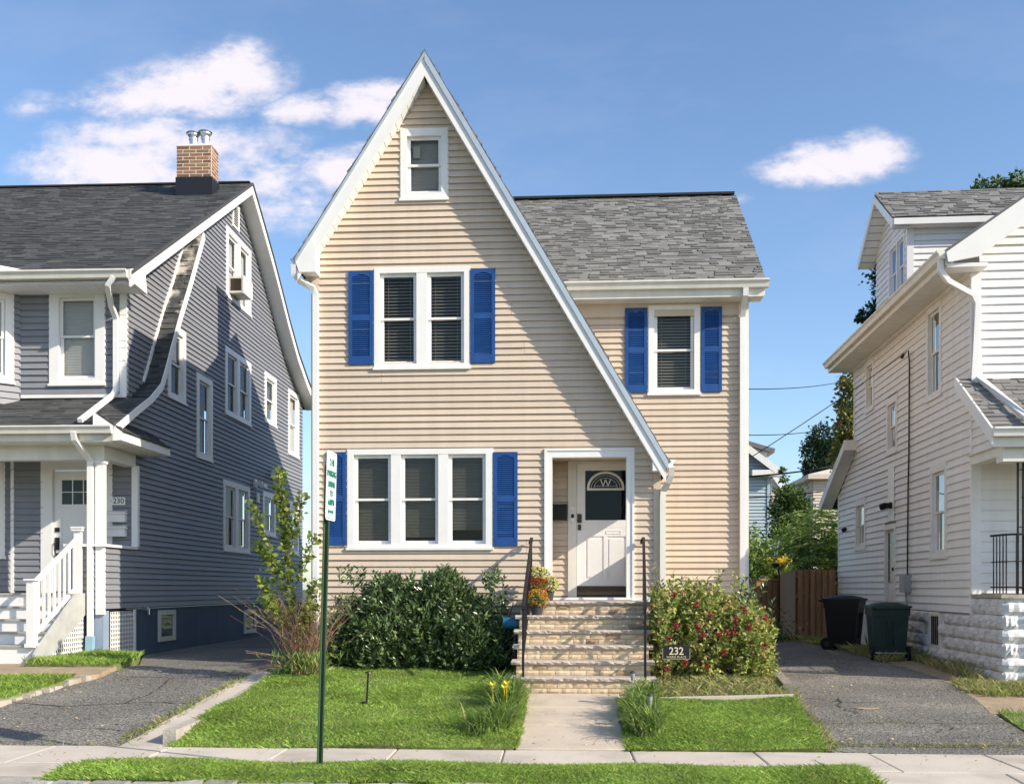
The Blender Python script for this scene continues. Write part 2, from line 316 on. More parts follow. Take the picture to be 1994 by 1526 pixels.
def single(name, mb, material, label, cat, base, group=None, smooth=False):
    me = bpy.data.meshes.new(name); me.from_pydata([(p[0]-base[0], p[1]-base[1], p[2]-base[2]) for p in mb.v], [], mb.f); me.update()
    o = link(name, me, material, None, smooth); o.location = base; o['label'] = label; o['category'] = cat
    if group: o['group'] = group
    return o
def struct(name, mb, material, smooth=False, kind='structure'):
    me = bpy.data.meshes.new(name); me.from_pydata(mb.v, [], mb.f); me.update()
    o = link(name, me, material, None, smooth); o['kind'] = kind; return o
def text_mb(body, size, origin, right, up, ext=.0015, align='CENTER', sx=1., bold=0.):
    cu = bpy.data.curves.new('lettering', 'FONT'); cu.body = body; cu.size = size; cu.align_x = align; cu.align_y = 'CENTER'; cu.extrude = ext; cu.offset = bold; cu.resolution_u = 3
    o = bpy.data.objects.new('lettering', cu); C.objects.link(o); dg = bpy.context.evaluated_depsgraph_get()
    me = bpy.data.meshes.new_from_object(o.evaluated_get(dg)); R = Vector(right).normalized(); U = Vector(up).normalized(); Nn = R.cross(U); O = Vector(origin)
    mb = MB(); mb.v = [tuple(O+R*v.co.x*sx+U*v.co.y+Nn*v.co.z) for v in me.vertices]; mb.f = [tuple(p.vertices) for p in me.polygons]
    bpy.data.objects.remove(o); bpy.data.curves.remove(cu); bpy.data.meshes.remove(me); return mb

def front(Y): return lambda u, o, z: (u, Y-o, z)       # wall facing the street
def east(X): return lambda u, o, z: (X+o, u, z)        # wall facing +x, u runs back
def west(X): return lambda u, o, z: (X-o, u, z)        # wall facing -x
def interval(poly, z):
    us = []
    for i in range(len(poly)):
        (u0, z0), (u1, z1) = poly[i], poly[(i+1) % len(poly)]
        if (z0-z)*(z1-z) < 0: us.append(u0+(u1-u0)*(z-z0)/(z1-z0))
    return (min(us), max(us)) if len(us) > 1 else None
def segs(poly, holes, z0, z1, thr=.4, seams=()):
    e = (z1-z0)*.01; A = interval(poly, z0+e); B = interval(poly, z1-e)
    if A is None and B is None: return []
    if A is None: A = B
    if B is None: c = (A[0]+A[1])/2; B = (c, c+.01)
    S = [(A[0], A[1], B[0], B[1])]
    cuts = [(h[0], h[1]) for h in holes if min(z1, h[3])-max(z0, h[2]) > thr*(z1-z0)] + [(s-.002, s+.002) for s in seams]
    for h0, h1 in cuts:
        R = []
        for a0, b0, a1, b1 in S:
            l = (a0, min(b0, h0), a1, min(b1, h0)); r = (max(a0, h1), b0, max(a1, h1), b1)
            if l[1]-l[0] > .012 or l[3]-l[2] > .012: R.append((l[0], max(l[1], l[0]+.001), l[2], max(l[3], l[2]+.001)))
            if r[1]-r[0] > .012 or r[3]-r[2] > .012: R.append((min(r[0], r[1]-.001), r[1], min(r[2], r[3]-.001), r[3]))
        S = R
    return S
def boards(T, tf, poly, holes, z0, z1, pitch, material, seam=None, parent=None, lip=.03, gap=.018, off=0.):
    k = 0; z = z0
    while z < z1-.02:
        zt = min(z+pitch, z1)
        sm = seam(k) if seam else ()
        for a0, b0, a1, b1 in segs(poly, holes, z, zt, seams=sm):
            mb = MB(tf); zb = z+gap; j = [random.uniform(-.0022,.0022) for _ in range(2)]; lp = [lip*random.uniform(.82,1.12) for _ in range(2)]
            mb.add([(a0,off+lp[0],zb+j[0]),(b0,off+lp[1],zb+j[1]),(b1,off+.006,zt),(a1,off+.006,zt),(a0,off,zb),(b0,off,zb),(b1,off,zt+gap),(a1,off,zt+gap)],
                   [(0,1,2,3),(0,4,5,1),(0,3,7,4),(1,5,6,2),(3,2,6,7)])
            T.part('siding_board', mb, material, parent)
        z = zt; k += 1
def sheet(tf, poly, holes, off=0.):
    zs = sorted(set([round(p[1], 4) for p in poly]+[round(q, 4) for h in holes for q in h[2:]]))
    zs = [z for z in zs if min(p[1] for p in poly) <= z <= max(p[1] for p in poly)]
    mb = MB(tf)
    for z0, z1 in zip(zs, zs[1:]):
        for a0, b0, a1, b1 in segs(poly, holes, z0, z1, thr=.5): mb.add([(a0,off,z0),(b0,off,z0),(b1,off,z1),(a1,off,z1)], [(0,1,2,3)])
    return mb
def frame_box(mb, u0, u1, z0, z1, w, o0, o1, wt=None, wb=None):
    wt = w if wt is None else wt; wb = w if wb is None else wb
    mb.box(u0,u0+w,o0,o1,z0,z1); mb.box(u1-w,u1,o0,o1,z0,z1); mb.box(u0+w,u1-w,o0,o1,z1-wt,z1); mb.box(u0+w,u1-w,o0,o1,z0,z0+wb)
def window(T, tf, rect, lights=1, side=.08, mull=.165, top=.075, bot=.075, blind='slats', glassm='glass', fr=.05, proud=.035, trim='white', split=.5, sashm='white', deep=.03, label=None):
    """casing (part) > sash, pane, blind; rect is the outside of the casing"""
    u0, u1, z0, z1 = rect; mb = MB(tf)
    frame_box(mb, u0, u1, z0, z1, side, -.06, proud, top, bot)
    frame_box(mb, u0-.012, u1+.012, z0-.006, z1+.012, .03, -.02, proud-.012)
    mb.box(u0-.02, u1+.02, .0, proud+.02, z0-.02, z0+.022)
    w = (u1-u0-2*side-(lights-1)*mull)/lights; L = []
    for k in range(lights):
        a = u0+side+k*(w+mull); L.append((a, a+w))
        if k: mb.box(a-mull, a, -.06, proud-.004, z0+bot, z1-top)
    W = T.part('window', mb, M[trim], label=label)
    for a, b in L:
        zb, zt = z0+bot, z1-top; zm = zb+(zt-zb)*split
        for lo, hi, o in ((zb, zm+.02, -.045), (zm-.02, zt, -.02)):
            s = MB(tf); frame_box(s, a+.004, b-.004, lo+.002, hi-.002, fr, o-deep, o, wb=fr if lo == zb else .035, wt=.035 if lo == zb else fr); T.part('sash', s, M[sashm], W)
            p = MB(tf); p.quad((a+fr*.6,o-.015,lo+.02),(b-fr*.6,o-.015,lo+.02),(b-fr*.6,o-.015,hi-.02),(a+fr*.6,o-.015,hi-.02)); T.part('pane', p, M[glassm], W)
        bl = MB(tf); lowz = zb+random.choice((0,0,.04,.10))*(zt-zb)
        if blind == 'slats':
            n = int((zt-lowz)/.05); tilt = random.uniform(.026,.040)
            for i in range(n):
                z = lowz+.03+i*.05+random.uniform(-.002,.002); bl.add([(a+.01,-.105,z+random.uniform(-.002,.002)),(b-.01,-.105,z+random.uniform(-.002,.002)),(b-.01,-.135,z+tilt),(a+.01,-.135,z+tilt)], [(0,1,2,3)])
            bl.box(a+.01,b-.01,-.14,-.10,zt-.05,zt)
            for q in (.2,.8): bl.box(a+(b-a)*q-.003,a+(b-a)*q+.003,-.104,-.100,zb,zt)
            T.part('blind', bl, M['blind'], W)
        elif blind in ('shade', 'pale', 'screen'):
            if blind != 'screen': lowz = zb+random.choice((0,0,.08,.16,.05))*(zt-zb)
            n = int((zt-lowz)/.025)
            vs = []; 
            for i in range(n+1): vs += [(a,-.11-.006*(i%2),lowz+(zt-lowz)*i/n),(b,-.11-.006*(i%2),lowz+(zt-lowz)*i/n)]
            bl.add(vs, [(2*i,2*i+1,2*i+3,2*i+2) for i in range(n)])
            if blind == 'shade': bl.box(a,b,-.10,-.08,zt-.10,zt)
            T.part('blind', bl, M[{'shade':'blind_dark','pale':'blind_pale','screen':'screen'}[blind]], W)
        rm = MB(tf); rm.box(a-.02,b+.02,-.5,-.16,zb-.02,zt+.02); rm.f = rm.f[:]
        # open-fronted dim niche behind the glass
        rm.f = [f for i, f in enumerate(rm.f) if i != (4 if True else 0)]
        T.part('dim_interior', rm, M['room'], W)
    return W, [(u0+side*.5, u1-side*.5, z0+bot*.5, z1-top*.5)]
def hole(rect, m=.045): return (rect[0]+m, rect[1]-m, rect[2]+m, rect[3]-m)
def shutter(T, tf, u0, u1, z0, z1):
    mb = MB(tf); w = .055; o = .045
    mb.box(u0,u0+w,.015,o,z0,z1); mb.box(u1-w,u1,.015,o,z0,z1)
    zm = z0+(z1-z0)*.495
    mb.box(u0+w,u1-w,.015,o-.002,z0,z0+.12); mb.box(u0+w,u1-w,.015,o-.002,zm-.04,zm+.05)
    n = 10; uc = (u0+u1)/2; hw = (u1-u0)/2-w
    arch = [(u0+w,z1)]+[(uc-hw+2*hw*i/n, z1-.095+.045*math.sin(math.pi*i/n)) for i in range(n+1)]+[(u1-w,z1)]
    mb.prism(arch, .015, o-.002)
    mb.box(u0+w,u1-w,.012,.018,z0+.01,z1-.01)
    S = T.part('shutter', mb, M['blue'])
    lv = MB(tf)
    for lo, hi in ((z0+.12, zm-.04), (zm+.05, z1-.055)):
        k = max(3, int((hi-lo)/.03)); h = (hi-lo)/k
        for i in range(k):
            z = lo+i*h; lv.add([(u0+w,.044,z+.003),(u1-w,.044,z+.003),(u1-w,.022,z+h),(u0+w,.022,z+h),(u0+w,.034,z-.004),(u1-w,.034,z-.004)], [(0,1,2,3),(4,5,1,0)])
    T.part('louvers', lv, M['blue'], S)
    sc = MB(tf)
    for u in (u0+.028, u1-.028):
        for z in (z0+.07, zm, z1-.05): sc.lathe([(.007,0),(.007,.004)], (0,0,0), 6); n0 = len(sc.v)-12; P = [tf(u+.007*math.cos(a), o+h, z+.007*math.sin(a)) for h in (0,.004) for a in [k*math.pi/3 for k in range(6)]]; sc.v[n0:] = P
    T.part('screws', sc, M['blue'], S)
def rc(u): return u
def shingles(T, P0, U, Vv, ulim, vmax, expo, mname, nparts=0, tabs=(.11,.34), parent=None, tks=(.006,.017,.028)):
    """laminated shingle tabs on a roof plane; the lowest nparts are pieces of their own, the rest one joined part"""
    P0 = Vector(P0); U = Vector(U).normalized(); Vv = Vector(Vv).normalized(); Nn = U.cross(Vv).normalized()
    unit = []
    for tk in tks:
        me = bpy.data.meshes.new('shingle'); h = expo*1.2
        me.from_pydata([(0,0,tk),(1,0,tk),(1,0,0),(0,0,0),(1,h,.004),(0,h,.004)], [], [(0,1,4,5),(3,2,1,0),(0,5,3),(1,2,4)]); me.update(); me.materials.append(M[mname+'_o'] if nparts else M[mname]); unit.append(me)
    mb = MB(); v = 0.; cnt = 0
    while v < vmax-.01:
        a, b = ulim(v); u = a-random.uniform(0, .15); 
        while u < b-.015:
            w = random.uniform(*tabs); ua = max(u, a); ub = min(u+w, b); u += w
            if ub-ua < .012: continue
            i = random.randrange(len(tks)); vo = v+random.uniform(-.004, .004)
            if cnt < nparts:
                o = P0+U*ua+Vv*vo
                m = Matrix(((U.x*(ub-ua),Vv.x,Nn.x,o.x),(U.y*(ub-ua),Vv.y,Nn.y,o.y),(U.z*(ub-ua),Vv.z,Nn.z,o.z),(0,0,0,1)))
                T.inst('shingle', unit[i], m, parent); cnt += 1
            else:
                tk = tks[i]; h = min(expo*1.2, vmax-v+.02)
                q = lambda uu, vv, nn: tuple(P0+U*uu+Vv*vv+Nn*nn)
                mb.raw([q(ua,vo,tk),q(ub,vo,tk),q(ub,vo,0),q(ua,vo,0),q(ub,vo+h,.004),q(ua,vo+h,.004)], [(0,1,4,5),(3,2,1,0),(0,5,3),(1,2,4)])
        v += expo
    if mb.v: T.part('shingles', mb, M[mname], parent, stuff=True)
# ------------------------------------------------------------------ ground
def zl(y): return np.clip(.095*(y-10.15), 0., .45)
def zr(y): return np.clip(.035*(y-10.15), 0., .35)
def gz(x, y):
    if y < 8.1: return -.16
    k = min(1., max(0., (x-2.75)/.25)); return zl(y)*(1-k)+zr(y)*k-.07
xs = sorted(set([-400,-200,-100,-50,-30,-20]+[x*.5-15 for x in range(61)]+[2.75,3.0]+[20,30,50,100,200,400]))
ys = sorted(set([-300,-100,-40,-10,0,4,7,8.09,8.11,9,10.15,14.89]+[10.5+.5*k for k in range(30)]+[28,32,40,55,80,120,200,400,900]))
mb = MB(); nx = len(xs)
mb.raw([(x, y, gz(x, y)) for y in ys for x in xs], [(j*nx+i, j*nx+i+1, (j+1)*nx+i+1, (j+1)*nx+i) for j in range(len(ys)-1) for i in range(nx-1)])
struct('ground', mb, M['ground'])
def strip_sheet(rows, zf, nsub=8, nx=6):
    """rows: (Y, xl, xr); returns a grid sheet following zf(x, y)"""
    mb = MB(); R = []
    for (y0, a0, b0), (y1, a1, b1) in zip(rows, rows[1:]):
        for k in range(nsub): t = k/nsub; R.append((y0+(y1-y0)*t, a0+(a1-a0)*t, b0+(b1-b0)*t))
    R.append(rows[-1])
    mb.raw([(a+(b-a)*i/nx, y, zf(a+(b-a)*i/nx, y)) for y, a, b in R for i in range(nx+1)],
           [(j*(nx+1)+i, j*(nx+1)+i+1, (j+1)*(nx+1)+i+1, (j+1)*(nx+1)+i) for j in range(len(R)-1) for i in range(nx)])
    m = len(R); n = nx+1; rim = [i for i in range(n)]+[j*n+nx for j in range(1, m)]+[(m-1)*n+i for i in range(nx-1, -1, -1)]+[j*n for j in range(m-2, 0, -1)]
    base = len(mb.v); mb.v += [(mb.v[k][0], mb.v[k][1], mb.v[k][2]-.12) for k in rim]; q = len(rim)
    mb.f += [(rim[i], rim[(i+1) % q], base+(i+1) % q, base+i) for i in range(q)]
    return mb
mb = MB(); mb.raw([(-400,-2,-.13),(400,-2,-.13),(400,8.08,-.12),(-400,8.08,-.12)], [(0,1,2,3)]); struct('street', mb, M['street'])
# driveways
DL = [(10.16,-7.6,-4.6),(11.0,-7.3,-4.6),(12.2,-7.07,-4.55),(13.5,-6.91,-4.52),(14.04,-6.72,-4.5),(15.57,-6.78,-4.3),(18,-7.75,-4.15),(26,-7.9,-4.15),(31,-8,-4.15)]
struct('driveway', strip_sheet(DL, lambda x, y: zl(y)-.045, 4, 10), M['asphalt'])
DR = [(10.16,2.5,4.75),(11.1,2.56,4.78),(12.15,2.66,4.95),(14,2.88,5.32),(16.2,3.0,5.6),(19.3,3.05,5.55),(22,3.05,5.6),(24,3.05,5.75),(26,3.05,5.6)]
struct('driveway', strip_sheet(DR, lambda x, y: zr(y)+.004+.012*math.sin(x*2+y), 4, 10), M['asphalt'])
# sidewalk of separate slabs, concrete aprons, front walk
JX = [-14,-12.8,-11.6,-10.3,-9.0,-7.75,-6.5,-5.25,-4.05,-2.85,-1.75,-.68,.56,1.76,2.86,3.95,5.1,6.25,7.4,8.6,9.8,11]
side_e = MB(); side_e.box(-14,11,9.16,10.14,-.09,-.02); SW = struct('sidewalk', side_e, M['kerb'])
def slab(parent, x0, x1, y0, y1, zf, m, th=.06, name='slab', skew=0.):
    mb = MB(); e = .012
    lo = [(x0,y0),(x1,y0),(x1+skew,y1),(x0+skew,y1)]; hi = [(x0+e,y0+e),(x1-e,y0+e),(x1-e+skew,y1-e),(x0+e+skew,y1-e)]
    mb.raw([(x,y,zf(x,y)-th) for x,y in lo]+[(x,y,zf(x,y)-.006) for x,y in lo]+[(x,y,zf(x,y)) for x,y in hi],
           [(0,1,5,4),(1,2,6,5),(2,3,7,6),(3,0,4,7),(4,5,9,8),(5,6,10,9),(6,7,11,10),(7,4,8,11),(8,9,10,11)])
    me = bpy.data.meshes.new(name); me.from_pydata(mb.v, [], mb.f); me.update(); return link(name, me, m, parent)
for a, b in zip(JX, JX[1:]):
    dz = random.uniform(-.004, .004); slab(SW, a+.006, b-.006, 9.15, 10.15, lambda x, y: dz, M['concrete'], skew=-.02)
ap = MB(); ap.box(-9.6,-4.32,8.1,9.13,-.1,-.03); AP = struct('driveway_apron', ap, M['kerb'])
for a, b in ((-9.6,-7.9),(-7.9,-6.3),(-6.3,-4.3)): slab(AP, a+.006, b-.006, 8.1, 9.13, lambda x, y: -.004-.05*max(0,(9.13-y)), M['concrete'])
ap = MB(); ap.box(2.47,7.0,8.1,9.13,-.1,-.03); AP = struct('driveway_apron', ap, M['kerb'])
for a, b in ((2.45,3.72),(3.72,5.2),(5.2,7.0)): slab(AP, a+.006, b-.006, 8.1, 9.13, lambda x, y: -.004-.05*max(0,(9.13-y)), M['concrete'])
wk = MB(); wk.raw([(-.6,10.17,-.02),(.52,10.17,-.02),(.52,12.93,.22),(-.6,12.93,.22)], [(0,1,2,3)]); WK = struct('front_walk', wk, M['kerb'])
for y0, y1, a, b in ((10.16,11.2,-.585,.50),(11.2,12.13,-.575,.49),(12.13,12.95,-.60,.55)):
    slab(WK, a, b, y0+.006, y1-.006, lambda x, y: zl(y)+.01, M['walk'])
# granite kerb along the verge
kb = MB(); kb.box(-4.5,2.45,8.12,8.27,-.2,-.06); KB = struct('kerb', kb, M['kerb']); x = -4.55
while x < 2.4:
    w = random.uniform(.26,.36); mb = MB(); n = 3
    J = lambda s: random.uniform(-s, s)
    vs = [(x+.012+J(.006),8.11+J(.012),-.2),(x+w-.012,8.11+J(.012),-.2),(x+w-.012,8.29,-.2),(x+.012,8.29,-.2),
          (x+.02+J(.008),8.125+J(.012),.012+J(.014)),(x+w-.02+J(.008),8.125+J(.012),.012+J(.014)),(x+w-.02+J(.008),8.28+J(.01),.018+J(.014)),(x+.02+J(.008),8.28+J(.01),.018+J(.014))]
    mb.raw(vs, [(4,5,6,7),(0,1,5,4),(1,2,6,5),(2,3,7,6),(3,0,4,7)])
    me = bpy.data.meshes.new('kerb_stone'); me.from_pydata(mb.v, [], mb.f); me.update(); link('kerb_stone', me, M['granite'], KB); x += w
# lawns
def lawnz(x, y): return zl(y)+.015+.05*np.clip((y-10.17)/.7, 0, 1)+.02*np.sin(x*1.7+y*2.3)+.012*np.sin(x*4.1-y*3.3)
def vergez(x, y): return .012+.03*np.sin(np.clip((y-8.3)/.85,0,1)*math.pi)+.012*np.sin(x*3.1)
VG = [(8.29,-4.42,2.42),(8.75,-4.4,2.40),(9.15,-4.30,2.42)]
LA = [(10.155,-4.08,-.62),(10.9,-4.10,-.60),(12.9,-4.10,-.62),(13.9,-4.12,-.85),(15.4,-4.05,-.85)]
LB = [(10.155,.53,2.42),(11.2,.53,2.50),(12.35,.56,2.56)]
BED = [(12.41,.58,2.56),(13.3,.98,2.72),(15.0,1.05,2.85),(17.0,1.35,2.92)]
LL = [(12.3,-9.8,-7.15),(13.0,-9.8,-7.0),(13.75,-9.8,-6.95)]
LP = [(14.75,-8.15,-6.82),(15.6,-8.2,-6.84),(16.8,-8.0,-7.3)]
PATHL = [(10.2,-12,-7.6),(12.28,-12,-7.12)]
RG1 = [(10.3,4.8,9.5),(11.4,4.86,9.5),(12.7,5.1,9.5)]
RG2 = [(14.3,5.65,9.6),(14.6,5.5,9.6),(15.6,5.75,9.6)]
struct('verge', strip_sheet(VG, vergez, 4, 40), M['soil'])
struct('lawn', strip_sheet(LA, lawnz, 6, 14), M['soil'])
struct('lawn', strip_sheet(LB, lawnz, 6, 8), M['soil'])
struct('planting_bed', strip_sheet(BED, lawnz, 6, 8), M['mulch'])
struct('lawn', strip_sheet(LL, lambda x, y: zl(y)+.03, 4, 8), M['soil'])
struct('lawn', strip_sheet(LP, lambda x, y: zl(y)+.04, 4, 8), M['soil'])
struct('lawn', strip_sheet(PATHL, lambda x, y: zl(y)+.01, 4, 8), M['soil'])
struct('dirt_path', strip_sheet([(13.6,-12,-6.98),(14.2,-12,-6.78),(15.3,-12,-6.85)], lambda x, y: zl(y)-.002, 4, 8), M['dirt'])
struct('lawn', strip_sheet(RG1, lambda x, y: zr(y)+.02, 4, 8), M['soil'])
struct('lawn', strip_sheet(RG2, lambda x, y: zr(y)+.004, 4, 8), M['soil'])
struct('dirt_path', strip_sheet([(12.6,5.0,10),(13.9,5.3,10),(15.4,5.55,10),(17,5.6,6.6),(21,5.5,6.6),(25,5.65,6.8)], lambda x, y: zr(y)-.004, 4, 6), M['dirt'])
def blades(rows, zf, n, h, w, m, name='grass', lean=.5, edge=.03, patch=None):
    ys = np.array([r[0] for r in rows]); xl = np.array([r[1] for r in rows]); xr = np.array([r[2] for r in rows])
    yy = rng.uniform(ys[0]-edge, ys[-1]+edge, n); a = np.interp(yy, ys, xl)-edge; b = np.interp(yy, ys, xr)+edge
    xx = a+(b-a)*rng.random(n)
    if patch is not None:
        k = patch(xx, yy) > rng.random(n); xx = xx[k]; yy = yy[k]; n = len(xx)
    zz = zf(xx, yy)-.004
    hh = h*rng.uniform(.45, 1.15, n)*(1+.35*np.sin(xx*2.1+.7)*np.sin(yy*2.7)); hh = hh*np.where(rng.random(n) < .05, 1.35, 1.0); an = rng.uniform(0, 2*np.pi, n); lx = rng.normal(0, lean, n)*hh; ly = rng.normal(0, lean, n)*hh
    ww = w*rng.uniform(.6, 1.2, n)
    dx = np.cos(an)*ww/2; dy = np.sin(an)*ww/2
    P = np.stack([np.stack([xx-dx, yy-dy, zz], 1), np.stack([xx+dx, yy+dy, zz], 1),
                  np.stack([xx+lx*.4+dx*.7, yy+ly*.4+dy*.7, zz+hh*.6], 1), np.stack([xx+lx, yy+ly, zz+hh], 1)], 1).reshape(-1, 3)
    i = np.arange(n)*4; F = np.stack([i, i+1, i+2, i+3], 1)
    me = np_mesh(name, P, F); o = link(name, me, m); o['kind'] = 'stuff'; return o
def gtag(o, label): o['label'] = label; o['category'] = 'grass'
bare = lambda x, y: .74+.42*np.sin(x*3.3+1.2*np.sin(y*2))*np.sin(y*4.1+x)
gtag(blades(VG, vergez, 120000, .038, .0055, M['grass'], lean=.75, patch=bare, edge=.05), 'mown green grass on the verge strip beside the kerb')
gtag(blades(LA, lawnz, 190000, .038, .006, M['grass'], lean=.75, patch=bare, edge=.05), 'mown green grass of the front lawn left of the walk')
gtag(blades(LB, lawnz, 52000, .038, .006, M['grass'], lean=.8), 'mown green grass right of the front walk')
gtag(blades([(12.45,.62,2.5),(13.3,1.0,2.6),(14.2,1.1,2.75)], lawnz, 5200, .075, .008, M['grass_dry'], lean=.8), 'patchy dry grass in front of the red-flowered bush')
gtag(blades(LL, lambda x, y: zl(y)+.03, 26000, .06, .007, M['grass'], lean=.5), 'green grass left of the grey house driveway')
gtag(blades(LP, lambda x, y: zl(y)+.04, 7000, .09, .009, M['grass'], lean=.5), 'tuft of long grass under the white porch lattice')
gtag(blades(RG1, lambda x, y: zr(y)+.02, 9000, .08, .008, M['grass'], lean=.5), 'green grass at the right edge beside the driveway')
gtag(blades(RG2, lambda x, y: zr(y), 8000, .11, .008, M['grass_dry'], lean=.7, edge=.14), 'ragged grass below the white block porch wall')
gtag(blades([(18.6,5.45,5.8),(20,5.35,5.7),(22.5,5.35,5.7),(24.6,5.0,6.0),(25.9,3.2,6.2)], lambda x, y: zr(y), 3000, .14, .01, M['grass_dry'], lean=.6), 'weeds along the driveway edge by the wooden fence')
def edgew(rows, m, n, h, label, zf=lambda x, y: zl(y)-.04): gtag(blades(rows, zf, n, h, .008, m, lean=.7, edge=.05), label)
edgew([(10.18,-7.4,-4.5),(10.26,-7.4,-4.5)], M['grass_dry'], 260, .05, 'sparse weeds where the left driveway meets the sidewalk')
edgew([(10.4,-4.8,-4.62),(11.0,-4.76,-4.62),(14.3,-4.66,-4.6)], M['grass_dry'], 1100, .055, 'thin weeds along the concrete strip of the left driveway')
edgew([(10.5,2.5,4.6),(10.58,2.5,4.6)], M['grass_dry'], 420, .05, 'weeds growing in a crack across the right driveway', lambda x, y: zr(y))
edgew([(10.2,2.44,2.56),(12.2,2.6,2.72),(14.6,2.88,3.02)], M['grass_dry'], 1500, .07, 'ragged grass along the left side of the right driveway', lambda x, y: zr(y))
edgew([(11.85,2.7,4.9),(11.95,2.7,4.9)], M['grass_dry'], 200, .03, 'dead grass in a seam of the right driveway', lambda x, y: zr(y))
# kerbs at the lawn edges
mb = MB()
for y0, y1 in ((10.2,11.2),(11.2,12.3),(12.3,13.4),(13.4,14.5)):
    mb.raw([(-4.66,y0+.01,zl(y0)-.02),(-4.24,y0+.01,zl(y0)-.02),(-4.24,y1-.01,zl(y1)-.02),(-4.62,y1-.01,zl(y1)-.02),(-4.66,y0+.01,zl(y0)-.09),(-4.24,y0+.01,zl(y0)-.09),(-4.24,y1-.01,zl(y1)-.09),(-4.62,y1-.01,zl(y1)-.09)],
           [(0,1,2,3),(0,4,5,1),(1,5,6,2),(2,6,7,3),(3,7,4,0)])
struct('concrete_strip', mb, M['concrete'])
mb = MB(); yk = [10.3+.2*i for i in range(22)]
for a, b in zip(yk, yk[1:]):
    j = lambda: random.uniform(-.008, .008); ta, tb = zl(a)+max(.05,.13-.07*(a-10.3)), zl(b)+max(.05,.13-.07*(b-10.3))
    mb.raw([(-4.24,a,zl(a)-.1),(-4.1,a,zl(a)-.1),(-4.1,b,zl(b)-.1),(-4.24,b,zl(b)-.1),(-4.235+j(),a,ta),(-4.1,a,ta),(-4.1,b,tb),(-4.235+j(),b,tb)],
           [(4,5,6,7),(0,1,5,4),(1,2,6,5),(2,3,7,6),(3,0,4,7)])
struct('low_kerb_wall', mb, M['kerb'])
mb = MB(); mb.raw([(.6,12.36,lawnz(.6,12.36)-.05),(2.6,12.36,lawnz(2.6,12.36)-.05),(2.6,12.41,lawnz(2.6,12.41)-.05),(.6,12.41,lawnz(.6,12.41)-.05),(.6,12.36,lawnz(.6,12.36)+.03),(2.6,12.36,lawnz(2.6,12.36)+.03),(2.6,12.41,lawnz(2.6,12.41)+.03),(.6,12.41,lawnz(.6,12.41)+.03)],
   [(4,5,6,7),(0,1,5,4),(1,2,6,5),(2,3,7,6),(3,0,4,7)]); struct('bed_edging', mb, M['concrete'])
def beam(p, q, w, h, m, name, label=None, cat=None):
    p = Vector(p); q = Vector(q); mb = MB(); mb.sweep([tuple(p), tuple(q)], w, h, side=tuple(Vector((q-p).y and ((q-p).cross(Vector((0,0,1)))) or Vector((1,0,0)))))
    return single(name, mb, m, label, cat, tuple(p))
beam((2.66,13.0,.31), (2.98,17.2,.50), .12, .2, M['timber'], 'landscape_timber', 'weathered timber edging between the flower bush and driveway', 'timber edging')
edge = MB(); y = 12.05
while y < 14.0:
    x = -7.10+.2*((y-12.05)/1.95)+random.uniform(-.03,.03); sx_, sy_ = random.uniform(.05,.09), random.uniform(.06,.15); zt_ = zl(y)+random.uniform(-.015,.03); J = lambda: random.uniform(.7,1.0)
    edge.raw([(x-sx_,y-sy_,zl(y)-.08),(x+sx_,y-sy_,zl(y)-.08),(x+sx_,y+sy_,zl(y)-.08),(x-sx_,y+sy_,zl(y)-.08)]+[(x+a*sx_*J(),y+b*sy_*J(),zt_+random.uniform(-.012,.012)) for a,b in ((-1,-1),(1,-1),(1,1),(-1,1))], [(4,5,6,7),(0,1,5,4),(1,2,6,5),(2,3,7,6),(3,0,4,7)]); y += sy_*2+random.uniform(0,.12)
struct('edging_stones', edge, M['kerb'])

# ------------------------------------------------------------------ the beige house
F = 15.7; W_ = 17.2; EX = .1016
H1 = Thing('beige_house', 'beige vinyl sided house with steep front gable and blue shutters', 'house', (-.6, 15.7, .35))
AT = (-2.69,-1.96,7.59,8.68); W2 = (-3.10,-1.62,4.99,6.54); W1 = (-3.52,-1.27,2.21,3.74); DS = (-.45,.88,1.44,3.71); WW = (1.22,2.07,4.83,6.31)
gl = lambda x: 9.74+1.56*(x+2.28); gr = lambda x: 9.74-1.70*(x+2.28)
TH = .38
gpoly = [(-3.97,.5),(1.19,.5),(1.19,gr(1.19)-TH),(-2.28,9.74-TH),(-3.97,gl(-3.97)-TH)]
ghol = [hole(AT), hole(W2), hole(W1), (DS[0]+.06,DS[1]-.06,.5,DS[3]-.06)]
H1.part('wall', sheet(front(F), gpoly, ghol), M['beige_back'])
rs = random.Random(3); seams = {k: [rs.uniform(-3.6,.9)] for k in range(60) if rs.random() < .8}
boards(H1, front(F), gpoly, ghol, .5, 9.4, EX, M['beige'], seam=lambda k: seams.get(k//2, ()) if 12 < k < 62 else ())
wpoly = [(1.2,.45),(2.72,.45),(2.72,6.30),(-.4,6.30),(1.2,3.65)]
H1.part('wall', sheet(front(W_), wpoly, [hole(WW)]), M['beige_back'])
boards(H1, front(W_), wpoly, [hole(WW)], .5, 6.12, EX, M['beige'])
mb = MB(front(W_)); mb.box(-.4,2.8,0,.025,6.13,6.36); H1.part('frieze_board', mb, M['beige'])
